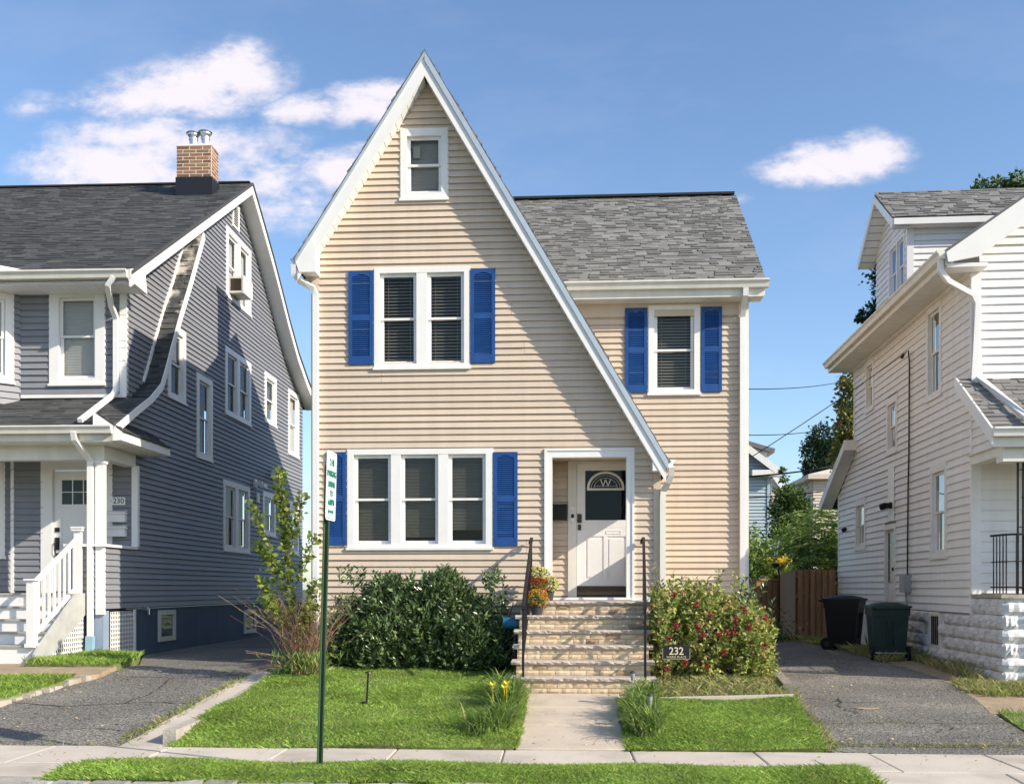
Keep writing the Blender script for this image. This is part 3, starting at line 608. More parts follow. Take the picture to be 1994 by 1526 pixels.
# hidden walls, foundation
mb = MB(); mb.raw([(-4.0,F+.01,.3),(-4.0,27,.3),(-4.0,27,6.5),(-4.0,22,9.75),(-4.0,F+.01,6.2)], [(0,1,2,3,4)])
mb.raw([(2.84,W_+.01,.3),(2.84,27,.3),(2.84,27,6.5),(2.84,22,9.75),(2.84,W_+.01,6.4)], [(0,1,2,3,4)]); mb.raw([(-4.0,27,.3),(2.84,27,.3),(2.84,27,6.5),(-4.0,27,6.5)], [(0,1,2,3)])
H1.part('rear_walls', mb, M['beige'])
sh = sheet(east(1.28), [(F+.005,.4),(W_,.4),(W_,3.3),(F+.005,3.3)], [(F+.1,16.55,2.41,3.06)]); H1.part('porch_side_wall', sh, M['beige'])
mb = MB(front(F)); mb.box(-3.99,1.2,-.2,.012,.1,.52); H1.part('foundation', mb, M['kerb'])
mb = MB(front(W_)); mb.box(1.2,2.8,-.2,.012,.1,.47); H1.part('foundation', mb, M['kerb'])
# corner posts
mb = MB(front(F)); mb.box(1.19,1.30,-.06,.03,.45,3.5); H1.part('corner_post', mb, M['beige'])
mb = MB(front(F)); mb.box(-4.09,-3.965,-.06,.022,.45,6.5); H1.part('corner_post', mb, M['beige'])
mb = MB(front(W_)); mb.box(2.71,2.87,-.06,.028,.4,6.33); H1.part('corner_post', mb, M['cream'])
# front gable roof
ol = [(-4.27,gl(-4.27)),(-2.28,9.74),(1.40,gr(1.40)),(1.33,gr(1.33)-.34),(-2.28,9.74-.34),(-4.20,gl(-4.20)-.34)]
mb = MB(); mb.rprism([(x,15.46,z) for x,z in ol], [(x,21.8,z) for x,z in ol]); RF = H1.part('roof', mb, M['deck'])
shingles(H1, (1.41,15.41,gr(1.41)+.01), (0,1,0), (-1,0,1.70), lambda v: (0,6.3 if v > 3.6 else 2.0), 7.25, .14, 'shin_light', 0, parent=RF)
shingles(H1, (-4.28,21.6,gl(-4.28)+.01), (0,-1,0), (1,0,1.56), lambda v: (0,6.2), 3.7, .14, 'shin_light', 0, parent=RF)
def rake(x0, x1, fz, t0, t1, o0, o1): return MB(front(15.46)).prism([(x0,fz(x0)-t0),(x1,fz(x1)-t0),(x1,fz(x1)-t1),(x0,fz(x0)-t1)], o0, o1)
H1.part('rake_board', rake(-4.24,-2.28,gl,.06,.36,.0,.03), M['white'], RF)
H1.part('rake_board', rake(-2.28,1.36,gr,.13,.37,.0,.03), M['white'], RF)
H1.part('rake_crown', rake(-2.28,1.39,gr,.0,.14,.0,.052), M['drip'], RF)
H1.part('rake_crown', rake(-4.27,-2.28,gl,.0,.07,.0,.05), M['drip'], RF)
mb = MB()
def sof(x0, x1, fz):
    n = int(abs(x1-x0)/.085)
    for i in range(n):
        a = x0+(x1-x0)*i/n; b = x0+(x1-x0)*(i+.93)/n; t = .345
        mb.raw([(a,15.47,fz(a)-t),(b,15.47,fz(b)-t),(b,F+.0,fz(b)-t),(a,F+.0,fz(a)-t),(a,15.47,fz(a)-t-.012),(b,15.47,fz(b)-t-.012),(b,F,fz(b)-t-.012),(a,F,fz(a)-t-.012)], [(4,5,6,7),(0,4,7,3),(1,2,6,5),(0,1,5,4)])
sof(-4.15,-2.29,gl); sof(-2.27,1.30,gr); H1.part('soffit', mb, M['soffit'], RF)
# boxed eave returns and gutters
mb = MB(); el = [(-4.295,6.655),(-4.05,7.02),(-3.955,6.80),(-3.955,6.43),(-4.21,6.43)]; mb.rprism([(x,15.422,z) for x,z in el], [(x,F+.02,z) for x,z in el])
H1.part('eave_return', mb, M['white'], RF)
mb = MB(); mb.box(-4.25,-3.99,F+.02,21.6,6.40,6.43); H1.part('side_soffit', mb, M['soffit'], RF)
mb = MB(); mb.rprism([(1.16,15.44,3.52),(1.37,15.44,3.52),(1.34,15.44,3.36),(1.16,15.44,3.36)], [(1.16,F+.02,3.52),(1.37,F+.02,3.52),(1.34,F+.02,3.36),(1.16,F+.02,3.36)])
H1.part('eave_return', mb, M['white'], RF)
def kgutter(a, b, nrm, m, T, parent=None, s=1.):
    """K-style gutter from a to b (top back edge), nrm = outward horizontal"""
    a = Vector(a); b = Vector(b); n = Vector(nrm); prof = [(0,0),(.125,0),(.125,-.022),(.095,-.05),(.075,-.115),(0,-.115)]
    mb = MB(); loop = lambda p: [tuple(p+n*o*s+Vector((0,0,z*s))) for o, z in prof]; mb.rprism(loop(a), loop(b)); return T.part('gutter', mb, m, parent)
kgutter((-4.24,15.47,6.66), (-4.24,21.5,6.66), (-1,0,0), M['white'], H1)
kgutter((1.38,15.47,3.53), (1.38,17.15,3.53), (1,0,0), M['white'], H1)
D = MB(); D.sweep([(-4.30,15.46,6.56),(-4.30,15.48,6.42),(-4.22,15.52,6.32),(-4.05,15.63,6.24),(-4.01,15.64,6.12),(-4.01,15.64,.62),(-4.01,15.5,.52)], .085, .07, (1,0,0)); H1.part('downspout', D, M['white'])
D = MB(); D.sweep([(1.44,15.46,3.42),(1.44,15.5,3.30),(1.40,15.55,3.20),(1.335,15.64,3.08),(1.325,15.64,2.95),(1.325,15.64,.7)], .085, .07, (1,0,0)); H1.part('downspout', D, M['cream'])
# main side-gabled roof behind
tanm = (9.93-6.56)/(22-16.85)
ml = [(16.85,6.56),(22,9.93),(27.15,6.56),(27.1,6.40),(22,9.77),(16.9,6.40)]
mb = MB(); mb.rprism([(-4.25,y,z) for y,z in ml], [(3.08,y,z) for y,z in ml]); MR = H1.part('roof', mb, M['deck'])
sv = Vector((0,1,tanm)); slen = math.hypot(22-16.85, 9.93-6.56)
shingles(H1, (-1.8,16.80,6.545), (1,0,0), sv, lambda v: (max(0, -.48+(9.74-6.545-v*.547)/1.7-.12), 4.90+.30*v/slen), slen+.03, .135, 'shin_light', 300, tabs=(.09,.25), parent=MR)
mb = MB(); mb.box(-1.5,3.36,21.86,22.12,9.93,9.975); H1.part('ridge_cap', mb, M['deck'], MR)
kgutter((-.4,16.86,6.60), (3.13,16.86,6.60), (0,-1,0), M['cream'], H1, s=1.1)
mb = MB(); mb.box(-.4,3.08,16.86,16.90,6.36,6.52); mb.box(-.4,3.06,16.86,17.2,6.345,6.36); H1.part('eave_fascia', mb, M['cream'])
D = MB(); D.sweep([(2.76,16.80,6.47),(2.76,16.82,6.36),(2.76,17.05,6.22),(2.76,17.13,6.08),(2.76,17.13,.55)], .085, .07, (1,0,0)); H1.part('downspout', D, M['white'])
# rear chimney (its top only throws a shadow towards the grey house)
mb = MB(); mb.box(-4.3,-3.75,20.75,21.3,6,10.55); mb.box(-4.36,-3.69,20.69,21.36,10.45,10.56); H1.part('chimney', mb, M['cbrick'])
# windows and shutters
window(H1, front(F), AT, 1, .10, blind='screen', top=.11, bot=.11, glassm='glass', fr=.045, label='small attic window with paper note')
nt = MB(front(F)); nt.box(-2.51,-2.40,-.075,-.07,8.27,8.45); H1.part('paper_note', nt, M['blind_pale'])
window(H1, front(F), W2, 2, .085, blind='slats')
window(H1, front(F), W1, 3, .10, .155, blind='shade')
window(H1, front(W_), WW, 1, .095, blind='slats')
for a in ((-3.50,-3.115,5.06,6.50),(-1.605,-1.225,5.06,6.50),(-3.855,-3.54,2.27,3.71),(-1.25,-.88,2.25,3.69)): shutter(H1, front(F), *a)
for a in ((.83,1.20,4.86,6.27),(2.09,2.43,4.86,6.27)): shutter(H1, front(W_), *a)
# entrance: white surround, recess, door
mb = MB(front(F)); frame_box(mb, -.45,.88,1.40,3.71,.10,-.10,.035,.11,.0); frame_box(mb,-.47,.90,1.40,3.735,.035,-.0,.05,.035,.0); H1.part('door_surround', mb, M['white'])
YB = 16.62
mb = MB(); x0, x1 = -.39, 1.26
mb.raw([(x0,F+.06,1.44),(x0,YB,1.44),(x0,YB,3.66),(x0,F+.06,3.66)], [(0,1,2,3)]); mb.raw([(x0,F+.06,3.655),(x1,F+.06,3.655),(x1,YB,3.655),(x0,YB,3.655)], [(0,1,2,3)])
H1.part('recess_lining', mb, M['beige'])
mb = MB(front(YB)); mb.box(-.5,1.27,-.04,0,1.4,3.7); H1.part('recess_back', mb, M['beige_back'])
boards(H1, front(YB), [(-.39,1.46),(-.10,1.46),(-.10,3.65),(-.39,3.65)], [], 1.46, 3.65, EX, M['beige'])
mb = MB(front(YB)); mb.box(-.115,.025,0,.05,1.46,3.65); mb.box(.95,1.1,0,.05,1.46,3.65); mb.box(.025,.95,0,.05,3.60,3.65); H1.part('door_jamb', mb, M['cream'])
mb = MB(front(YB)); mb.box(.03,.945,.0,.02,1.60,3.60)
frame_box(mb,.03,.945,1.64,3.60,.13,.02,.035,.10,.0); mb.box(.16,.815,.02,.035,1.64,1.72); mb.box(.16,.815,.02,.035,2.58,2.70); mb.box(.46,.52,.02,.033,1.72,2.44); mb.box(.16,.815,.02,.033,2.44,2.58)
for a, b in ((.20,.43),(.55,.79)): mb.box(a,b,.02,.031,1.78,2.40)
DO = H1.part('front_door', mb, M['white'], label='white half-glazed storm door')
mb = MB(front(YB)); mb.box(.165,.81,.021,.024,2.70,3.50); H1.part('inner_door', mb, M['blue_dark'], DO)
mb = MB(front(YB)); mb.box(.165,.81,.030,.033,2.70,3.50); H1.part('pane', mb, M['glass_sky'], DO)
mb = MB(front(YB)); n = 16; cx, cz = .49, 3.215
for i in range(n):
    a, b = math.pi*i/n, math.pi*(i+1)/n
    mb.prism([(cx+.30*math.cos(a),cz+.27*math.sin(a)),(cx+.30*math.cos(b),cz+.27*math.sin(b)),(cx+.262*math.cos(b),cz+.232*math.sin(b)),(cx+.262*math.cos(a),cz+.232*math.sin(a))], .033, .048)
mb.box(cx-.30,cx+.30,.033,.048,cz-.035,cz); H1.part('fanlight_frame', mb, M['cream'], DO)
mb = MB(front(YB))
for r in (.19,.235):
    for i in range(n):
        a, b = math.pi*i/n, math.pi*(i+1)/n
        mb.prism([(cx+r*math.cos(a),cz+r*.87*math.sin(a)),(cx+r*math.cos(b),cz+r*.87*math.sin(b)),(cx+(r-.006)*math.cos(b),cz+(r-.006)*.87*math.sin(b)),(cx+(r-.006)*math.cos(a),cz+(r-.006)*.87*math.sin(a))], .034, .038)
mb.box(cx-.19,cx+.19,.034,.038,cz+.03,cz+.036); H1.part('leaded_tracery', mb, M['cream'], DO)
H1.part('leaded_monogram', text_mb('W', .17, (cx,YB-.036,cz+.075), (1,0,0), (0,0,1), .002), M['cream'], DO)
mb = MB(front(YB)); mb.box(.03,.945,.0,.05,1.56,1.635); mb.box(.03,.945,.0,.06,1.46,1.50); H1.part('threshold', mb, M['bronze'], DO)
mb = MB(front(YB)); mb.box(.035,.105,.035,.055,2.66,2.80); mb.box(.045,.095,.035,.055,2.54,2.63); mb.lathe([(.001,0)],(0,0,0),4); mb.v = mb.v[:16]; mb.f = mb.f[:12]; mb.box(.05,.09,.055,.10,2.69,2.73); H1.part('door_lock', mb, M['bronze'], DO)
mb = MB(front(YB)); frame_box(mb,.50,.74,2.48,2.53,.008,.033,.04); H1.part('mail_slot', mb, M['white'], DO)
mb = MB(front(YB)); mb.box(-.07,-.015,.05,.075,2.66,2.80); H1.part('doorbell', mb, M['white']); mb = MB(front(YB)); mb.box(-.065,-.02,.05,.079,2.735,2.795); H1.part('doorbell_lens', mb, M['black'])
mb = MB(front(YB)); mb.prism([(-.045+.03*math.cos(k*math.pi/6), 2.89+.03*math.sin(k*math.pi/6)) for k in range(12)], .05, .06); H1.part('round_chime', mb, M['white'])
mb = MB(front(YB)); mb.box(-.38,-.135,.022,.12,2.70,2.95); mb.box(-.385,-.13,.022,.135,2.915,2.955); H1.part('mailbox', mb, M['black'])

# fallen leaves and grit
def litter(rows, zf, n, label, m, L0=.02, L1=.05):
    ys = np.array([r[0] for r in rows]); xl = np.array([r[1] for r in rows]); xr = np.array([r[2] for r in rows]); yy = rng.uniform(ys[0], ys[-1], n); a = np.interp(yy, ys, xl); b = np.interp(yy, ys, xr)
    t = rng.random(n); t = np.where(rng.random(n) < .6, np.where(rng.random(n) < .5, t**3, 1-t**3), t); xx = a+(b-a)*t; zz = zf(xx, yy)+.006; an = rng.uniform(0, 6.28, n); L_ = rng.uniform(L0, L1, n); d = np.stack([np.cos(an)*L_, np.sin(an)*L_, rng.uniform(-.002,.008,n)], 1); s_ = np.stack([-np.sin(an)*L_*.35, np.cos(an)*L_*.35, rng.uniform(0,.008,n)], 1); p = np.stack([xx, yy, zz], 1)
    V = np.stack([p, p+d*.5+s_, p+d, p+d*.5-s_], 1).reshape(-1, 3); i = np.arange(n)*4
    o = link('fallen_leaves', np_mesh('fallen_leaves', V, np.stack([i,i+1,i+2,i+3], 1)), m); o['kind'] = 'stuff'; o['label'] = label; o['category'] = 'leaf litter'
M['litter'] = mat('dry_leaf', (.4,.25,.1), .8, .1, 4, ramp=[(0,(.20,.12,.06)),(.5,(.40,.26,.12)),(.85,(.52,.42,.22)),(1,(.5,.5,.3))])
litter(DR[:6], lambda x, y: zr(y)+.012, 420, 'dry leaves scattered along the right driveway', M['litter'])
litter(DL[:6], lambda x, y: zl(y)-.04, 260, 'dry leaves scattered on the left driveway', M['litter'])
litter([(10.2,-.58,.5),(12.9,-.58,.5)], lambda x, y: zl(y)+.012, 60, 'few dry leaves on the front walk', M['litter'], .015, .035)
litter([(9.2,-6,4.5),(10.1,-6,4.5)], lambda x, y: 0*x+.004, 120, 'few dry leaves on the sidewalk', M['litter'], .015, .035)

mb = MB(); k = 14; cxp, cyp = 3.62, 12.9; mb.raw([(cxp+(.14+.06*math.sin(a*3)+.03*math.sin(a*7))*math.cos(a), cyp+(.10+.05*math.cos(a*2))*math.sin(a), float(zr(cyp+.17*math.sin(a)))+.022) for a in [2*math.pi*i/k for i in range(k)]], [tuple(range(k))]); struct('dirt_patch', mb, M['dirt'])
gtag(blades([(15.6,5.95,6.2),(16.5,5.98,6.25),(19,6.1,6.3),(22,6.15,6.35)], lambda x, y: zr(y), 700, .2, .01, M['grass_dry'], lean=.5), 'weeds along the foot of the white block foundation')

def cracks(pts_list, zf, label):
    mb = MB()
    for pts in pts_list:
        P = []
        for (x0, y0), (x1, y1) in zip(pts, pts[1:]):
            for i in range(6): t = i/6; P.append((x0+(x1-x0)*t+random.uniform(-.03,.03), y0+(y1-y0)*t+random.uniform(-.03,.03)))
        P.append(pts[-1]); n = len(P); V = []
        for i, (x, y) in enumerate(P):
            w = random.uniform(.004,.013); dx, dy = (P[min(i+1,n-1)][0]-P[max(i-1,0)][0], P[min(i+1,n-1)][1]-P[max(i-1,0)][1]); L_ = math.hypot(dx, dy) or 1; V += [(x-dy/L_*w, y+dx/L_*w, float(zf(x,y))), (x+dy/L_*w, y-dx/L_*w, float(zf(x,y)))]
        mb.raw(V, [(2*i,2*i+1,2*i+3,2*i+2) for i in range(n-1)])
    o = struct('driveway_cracks', mb, M['deck']); o['kind'] = 'stuff'; o['label'] = label; o['category'] = 'cracks'
cracks([[(2.6,11.85),(3.4,11.95),(4.2,11.8),(4.9,11.9)],[(3.9,11.3),(4.15,11.5),(4.1,11.75)],[(2.55,10.48),(3.3,10.55),(4.1,10.47),(4.7,10.52)],[(3.0,13.8),(3.6,13.4),(4.3,13.6),(5.0,13.5)],[(3.4,12.5),(3.3,13.1),(3.5,13.8)]], lambda x, y: zr(y)+.023, 'thin dark cracks in the right driveway')
cracks([[(-7.0,12.4),(-6.2,12.2),(-5.3,12.5),(-4.7,12.4)],[(-6.0,10.9),(-5.4,11.1),(-5.0,11.0)],[(-6.6,14.3),(-5.6,14.1),(-4.8,14.4)],[(-5.6,12.4),(-5.5,13.2),(-5.7,14.1)]], lambda x, y: zl(y)-.038, 'thin dark cracks in the left driveway')
# ------------------------------------------------------------------ brick steps and railings
ST = Thing('front_steps', 'cream brick front steps with rough stone treads and landing', 'steps', (.1, 13.6, .24))
SX0, SX1 = -.77, .97
tops = [.475,.665,.85,1.04,1.23,1.42]; ysr = [12.95,13.23,13.51,13.79,14.07,14.36]
mb = MB()
for k in range(6): mb.box(SX0+.02,SX1-.02,ysr[k]+.04,(ysr[k+1] if k < 5 else 15.69)+.041,.1,tops[k]-.06)
ST.part('mortar_core', mb, M['mortar'])
def rock_unit(nx, nz, depth, jit, seed):
    """unit block x 0..1, z 0..1, rough face towards -y"""
    r = random.Random(seed); V = []; Fc = []
    for j in range(nz+1):
        for i in range(nx+1):
            e = 1 if (i in (0, nx) or j in (0, nz)) else 0
            V.append((i/nx, -depth*(0 if e else 1)+(0 if e else r.uniform(-jit, jit)), j/nz))
    for j in range(nz):
        for i in range(nx): a = j*(nx+1)+i; Fc.append((a, a+1, a+nx+2, a+nx+1))
    n = len(V); V += [(0,.06,0),(1,.06,0),(1,.06,1),(0,.06,1)]
    c = [0, nx, n-1, n-1-nx]
    Fc += [(c[0], n, n+1, c[1]), (c[1], n+1, n+2, c[2]), (c[2], n+2, n+3, c[3]), (c[3], n+3, n, c[0])]
    me = bpy.data.meshes.new('brick'); me.from_pydata(V, [], Fc); me.update(); return me
bu = [rock_unit(4, 2, .012, .006, s) for s in range(6)]
for m_ in bu: m_.materials.append(M['sbrick'])
def mscale(x, y, z, sx, sy, sz): return Matrix(((sx,0,0,x),(0,sy,0,y),(0,0,sz,z),(0,0,0,1)))
prev = .255
for k in range(6):
    z0 = prev; z1 = tops[k]-.055; rows = 2; rh = (z1-z0)/rows
    for r in range(rows):
        x = SX0-random.uniform(0,.16)
        while x < SX1-.02:
            w = random.choice((.17,.19,.2,.21)); a = max(x, SX0); b = min(x+w, SX1); x += w
            if b-a < .03: continue
            ST.inst('brick', random.choice(bu), mscale(a+.004, ysr[k]+.03, z0+r*rh+.004, b-a-.008, 1, rh-.008))
    prev = tops[k]
for k in range(6):
    y0 = ysr[k]-.01; y1 = (ysr[k+1]+.04) if k < 5 else 15.66; n = 46; mb = MB(); x0, x1 = SX0-.055, SX1+.05; zt = tops[k]; V = []; 
    for i in range(n+1):
        x = x0+(x1-x0)*i/n; j = lambda s: random.uniform(-s, s)
        V += [(x,y0+.012+j(.010),zt-.002+j(.003)),(x+j(.008),y0-.008+j(.010),zt-.02+j(.010)),(x+j(.008),y0+.006+j(.010),zt-.045+j(.006)),(x,y0+.03,zt-.056),(x,y0+.03+j(.006),zt)]
    mb.raw(V, [(i*5+a, i*5+b, (i+1)*5+b, (i+1)*5+a) for i in range(n) for a, b in ((4,0),(0,1),(1,2),(2,3))])
    mb.box(x0,x1,y0+.03,y1,zt-.056,zt); ST.part('tread', mb, M['sstone'])
mb = MB(); mb.box(-.38,1.25,15.665,16.6,1.40,1.455); mb.box(-.40,.86,15.62,15.70,1.425,1.462); ST.part('entry_floor', mb, M['white'])
def railing(x0, x1, label, y1=15.55):
    R = Thing('iron_railing', label, 'railing', (x0, 12.98, .475)); zt = lambda y: 1.37+(y-12.98)*.385; X = lambda y: x0+(x1-x0)*(y-12.98)/(y1-12.98)
    mb = MB(); pts = [(x0,12.96,1.33),(x0,12.98,1.37)]+[(X(12.98+(y1-12.98)*i/6),12.98+(y1-12.98)*i/6,zt(12.98+(y1-12.98)*i/6)) for i in range(1,7)]+[(x1-.02,y1+.06,zt(y1)-.03),(x1-.03,y1+.05,zt(y1)-.075),(x1-.02,y1+.0,zt(y1)-.08)]
    mb.sweep(pts, .042, .026, (1,0,0)); R.part('handrail', mb, M['iron'])
    mb = MB(); mb.sweep([(X(13.0),13.0,.72),(X(y1-.15),y1-.15,zt(y1-.15)-.66)], .024, .016, (1,0,0)); R.part('lower_rail', mb, M['iron'])
    for yp, zb in ((12.99,.47),(14.5,1.415),(y1-.15,1.415)):
        mb = MB(); x = X(yp); mb.box(x-.015,x+.015,yp-.015,yp+.015,zb,zt(yp)-.005); R.part('post', mb, M['iron'])
    for i in range(1,12):
        y = 13.0+i*.22
        if y > y1-.2: break
        mb = MB(); x = X(y); zb = .72+(y-13.0)*((zt(y1-.15)-.66-.72)/(y1-.15-13.0)); mb.box(x-.009,x+.009,y-.012,y+.012,zb,zt(y)); R.part('baluster', mb, M['iron'])
railing(-.66, -.66, 'black iron stair railing on the left beside the potted mums')
railing(.88, 1.03, 'black iron stair railing on the right beside the flowering bush')

# ------------------------------------------------------------------ the grey house on the left
TL = -.0125
H2 = Thing('grey_house', 'slate grey house with white trim, porch and brick chimney', 'house', (-8.5, 18.0, .4), TL)
XL = -7.7; EL = .104
GW=(23.08,24.94,8.29,9.91); L2=(23.01,24.94,5.59,7.14); LT=(21.18,22.16,4.37,6.15); LW=(19.61,20.56,5.34,6.81); L5=(26.11,27.2,5.91,7.21); L6=(28.39,29.56,5.38,7.21)
F1=(22.87,24.85,2.46,4.08); F2=(25.93,27.11,2.98,4.10); F3=(28.55,29.51,2.57,4.06)
upz = lambda y: 7.0+.6136*(y-17.1)
rear = [(23.88,11.16),(24.8,10.56),(25.64,9.98),(26.4,9.40),(27.1,8.84),(28.1,8.14),(29.2,7.58),(30.4,7.12)]
spoly = [(18.1,1.24),(30,1.24),(30,7.0),(29.2,7.35),(28.1,7.90),(27.1,8.60),(25.64,9.75),(23.88,10.92),(17.75,6.80),(17.75,4.45),(18.1,4.4)]
sh_ = [hole(r) for r in (GW,L2,LT,LW,L5,L6,F1,F2,F3)]
H2.part('wall', sheet(east(XL), spoly, sh_), M['grey_back'])
boards(H2, east(XL), spoly, sh_, 1.24, 10.9, EL, M['grey'])
kpoly = [(16.84,1.24),(18.1,1.24),(18.1,2.30),(16.84,2.30)]
H2.part('wall', sheet(east(XL), kpoly, []), M['grey_back']); boards(H2, east(XL), kpoly, [], 1.24, 2.30, EL, M['grey'])
for rect, l, b in ((GW,2,'pale'),(L2,2,'shade'),(LT,1,'shade'),(LW,1,'shade'),(L5,1,'shade'),(L6,1,'pale'),(F1,2,'shade'),(F2,1,'shade'),(F3,1,'pale')):
    window(H2, east(XL), rect, l, .15, .2, .13, .10, blind=b, glassm='glass_clear', proud=.03)
mb = MB(east(XL)); mb.box(18.1,30,-.3,-.01,.0,1.22); H2.part('foundation', mb, M['found_blue'])
for a, b, c, d in ((19.18,20.01,.58,1.18),(24.45,25.36,.5,1.08)):
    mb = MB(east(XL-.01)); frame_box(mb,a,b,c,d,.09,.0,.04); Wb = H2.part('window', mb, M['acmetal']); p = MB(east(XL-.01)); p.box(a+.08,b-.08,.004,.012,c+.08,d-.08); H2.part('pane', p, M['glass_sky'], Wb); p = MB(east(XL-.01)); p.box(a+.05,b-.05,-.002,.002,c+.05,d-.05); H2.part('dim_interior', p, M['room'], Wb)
# gable vent, air conditioner, fixtures on the side wall
mb = MB(east(XL)); frame_box(mb,23.5,23.96,10.04,10.62,.05,.0,.05)
for i in range(9): z = 10.09+i*.053; mb.add([(23.55,.045,z),(23.91,.045,z),(23.91,.015,z+.045),(23.55,.015,z+.045)], [(0,1,2,3)])
H2.part('gable_vent', mb, M['white'])
mb = MB(east(XL)); mb.box(23.30,23.92,.0,.36,8.42,8.80); AC = H2.part('air_conditioner', mb, M['acmetal'])
mb = MB(east(XL)); frame_box(mb,23.29,23.93,8.41,8.81,.04,.33,.37)
for i in range(8): mb.box(23.34,23.88,.355,.364,8.46+i*.04,8.478+i*.04)
H2.part('grille', mb, M['white'], AC)
mb = MB(east(XL)); mb.box(23.295,23.3,.05,.3,8.47,8.75); H2.part('side_louver', mb, M['bronze'], AC)
mb = MB(east(XL)); mb.box(25.15,25.35,.01,.06,4.12,4.32); mb.box(25.2,25.3,.06,.22,4.16,4.26); mb.box(25.1,25.4,.2,.3,4.10,4.2); H2.part('flood_light', mb, M['white'])
mb = MB(east(XL)); mb.prism([(26.6,4.5),(26.95,4.5),(26.75,4.75)], .01, .2); H2.part('vent_hood', mb, M['white'])
mb = MB(east(XL)); mb.box(25.35,25.55,.01,.06,3.75,4.0); H2.part('utility_box', mb, M['white'])
mb = MB(east(XL)); mb.box(18.42,18.5,.0,.1,1.2,1.26); mb.tube([(18.46,.05,1.24),(18.46,.12,1.22),(18.46,.12,1.12)], .014, 6); H2.part('hose_tap', mb, M['steel'])
# upper roof
XE = -7.35
prof = [(17.1,7.0)]+rear
lp = prof+[(y, z-.17) for y, z in prof[::-1]]
mb = MB(); mb.rprism([(-14,y,z) for y,z in lp], [(XE,y,z) for y,z in lp]); UR = H2.part('roof', mb, M['deck'])
ul = math.hypot(6.78, 4.16)
shingles(H2, (-13.6,17.06,6.985), (1,0,0), (0,1,.6136), lambda v: (0,6.27), ul+.03, .142, 'shin_dark', 280, tabs=(.13,.36), parent=UR, tks=(.006,.012,.018))
def rakestrip(pts, t0, t1, x0, x1): return [(y, z-t0) for y, z in pts]+[(y, z-t1) for y, z in pts[::-1]]
fr = [(17.05,6.97),(23.88,11.16)]
for pts in (fr, rear):
    lo = rakestrip(pts, .03, .25, 0, 0); mb = MB(); mb.rprism([(XE,y,z) for y,z in lo], [(XE+.035,y,z) for y,z in lo]); H2.part('rake_board', mb, M['white'], UR)
    lo = rakestrip(pts, -.02, .04, 0, 0); mb = MB(); mb.rprism([(XE+.002,y,z) for y,z in lo], [(XE+.06,y,z) for y,z in lo]); H2.part('drip_edge', mb, M['shin_dark'], UR)
mb = MB()
for (ya, za), (yb, zb) in zip(([(17.2,7.06)]+rear)[:-1], ([(17.2,7.06)]+rear)[1:]):
    n = max(1, int(math.hypot(yb-ya, zb-za)/.13))
    for i in range(n):
        a, b = i/n, (i+.92)/n; q = lambda t, dz, x: (x, ya+(yb-ya)*t, za+(zb-za)*t-.175-dz)
        mb.raw([q(a,.004,XE),q(b,.016,XE),q(b,.016,XL),q(a,.004,XL)], [(0,1,2,3)])
H2.part('rake_soffit', mb, M['soffit'], UR)
mb = MB(); mb.box(-14,XE-.01,23.78,24.0,11.155,11.19); H2.part('ridge_cap', mb, M['deck'], UR)
# front eave: gutter, fascia, slatted soffit, return
kgutter((-9.75,17.09,7.0), (XE-.02,17.09,7.0), (0,-1,0), M['cream'], H2, s=1.15)
mb = MB(); mb.box(-14,XE-.05,17.1,17.13,6.82,6.96); H2.part('eave_fascia', mb, M['white'])
mb = MB(); x = -10.4
while x < XE-.08: mb.box(x,x+.1,17.12,17.76,6.80,6.815); x += .108
H2.part('eave_soffit', mb, M['soffit'])
mb = MB(); mb.rprism([(XE-.02,17.0,7.0),(XE-.02,17.62,7.22),(XE-.02,17.72,6.78),(XE-.02,17.06,6.82)], [(XE+.04,17.0,7.0),(XE+.04,17.62,7.22),(XE+.04,17.72,6.78),(XE+.04,17.06,6.82)]); H2.part('eave_return', mb, M['white'])
# upstairs front wall
U2 = (-9.08,-8.08,5.2,6.84); Y2 = 17.75
up = [(-9.62,4.95),(-7.7,4.95),(-7.7,6.8),(-9.62,6.8)]
H2.part('wall', sheet(front(Y2), up, [hole(U2)]), M['grey_back']); boards(H2, front(Y2), up, [hole(U2)], 5.02, 6.8, .115, M['grey'])
window(H2, front(Y2), U2, 1, .17, top=.09, bot=.12, blind='pale', glassm='glass_clear', split=.52)
mb = MB(front(Y2)); mb.box(-7.81,-7.685,-.05,.03,5.0,6.8); mb.box(-9.6,-7.7,.0,.035,4.97,5.03); H2.part('corner_board', mb, M['white'])
# shingled kick strip down the side, and the porch roof
kp = [(16.45,4.24),(17.36,4.72),(17.95,5.02),(18.42,5.34),(18.68,5.75),(18.92,6.16),(19.36,6.88),(19.88,7.66),(20.62,8.86)]
mb = MB(); lo = kp+[(y+.09, z-.10) for y, z in kp[::-1]]
mb.rprism([(XL-.02,y,z) for y,z in lo], [(XE,y,z) for y,z in lo]); KS = H2.part('kick_roof', mb, M['deck'], label='narrow shingled roof strip sweeping up the gable wall')
for i, (a, b) in enumerate(zip(kp, kp[1:])):
    L_ = math.hypot(b[0]-a[0], b[1]-a[1])
    if i < 2: continue
    shingles(H2, (XL-.02,a[0],a[1]), (1,0,0), (0,b[0]-a[0],b[1]-a[1]), lambda v: (0,.36), L_, .142 if L_ > .3 else L_, 'shin_worn' if i > 5 else 'shin_dark', 0, parent=KS)
mb = MB(); lo = [(y, z+.012) for y, z in kp]+[(y+.075, z-.085) for y, z in kp[::-1]]
mb.rprism([(XE,y,z) for y,z in lo], [(XE+.03,y,z) for y,z in lo]); H2.part('edge_trim', mb, M['white'], KS)
mb = MB(); lo = [(y-.03, z+.06) for y, z in kp[3:]]+[(y+.03, z-.0) for y, z in kp[3:][::-1]]
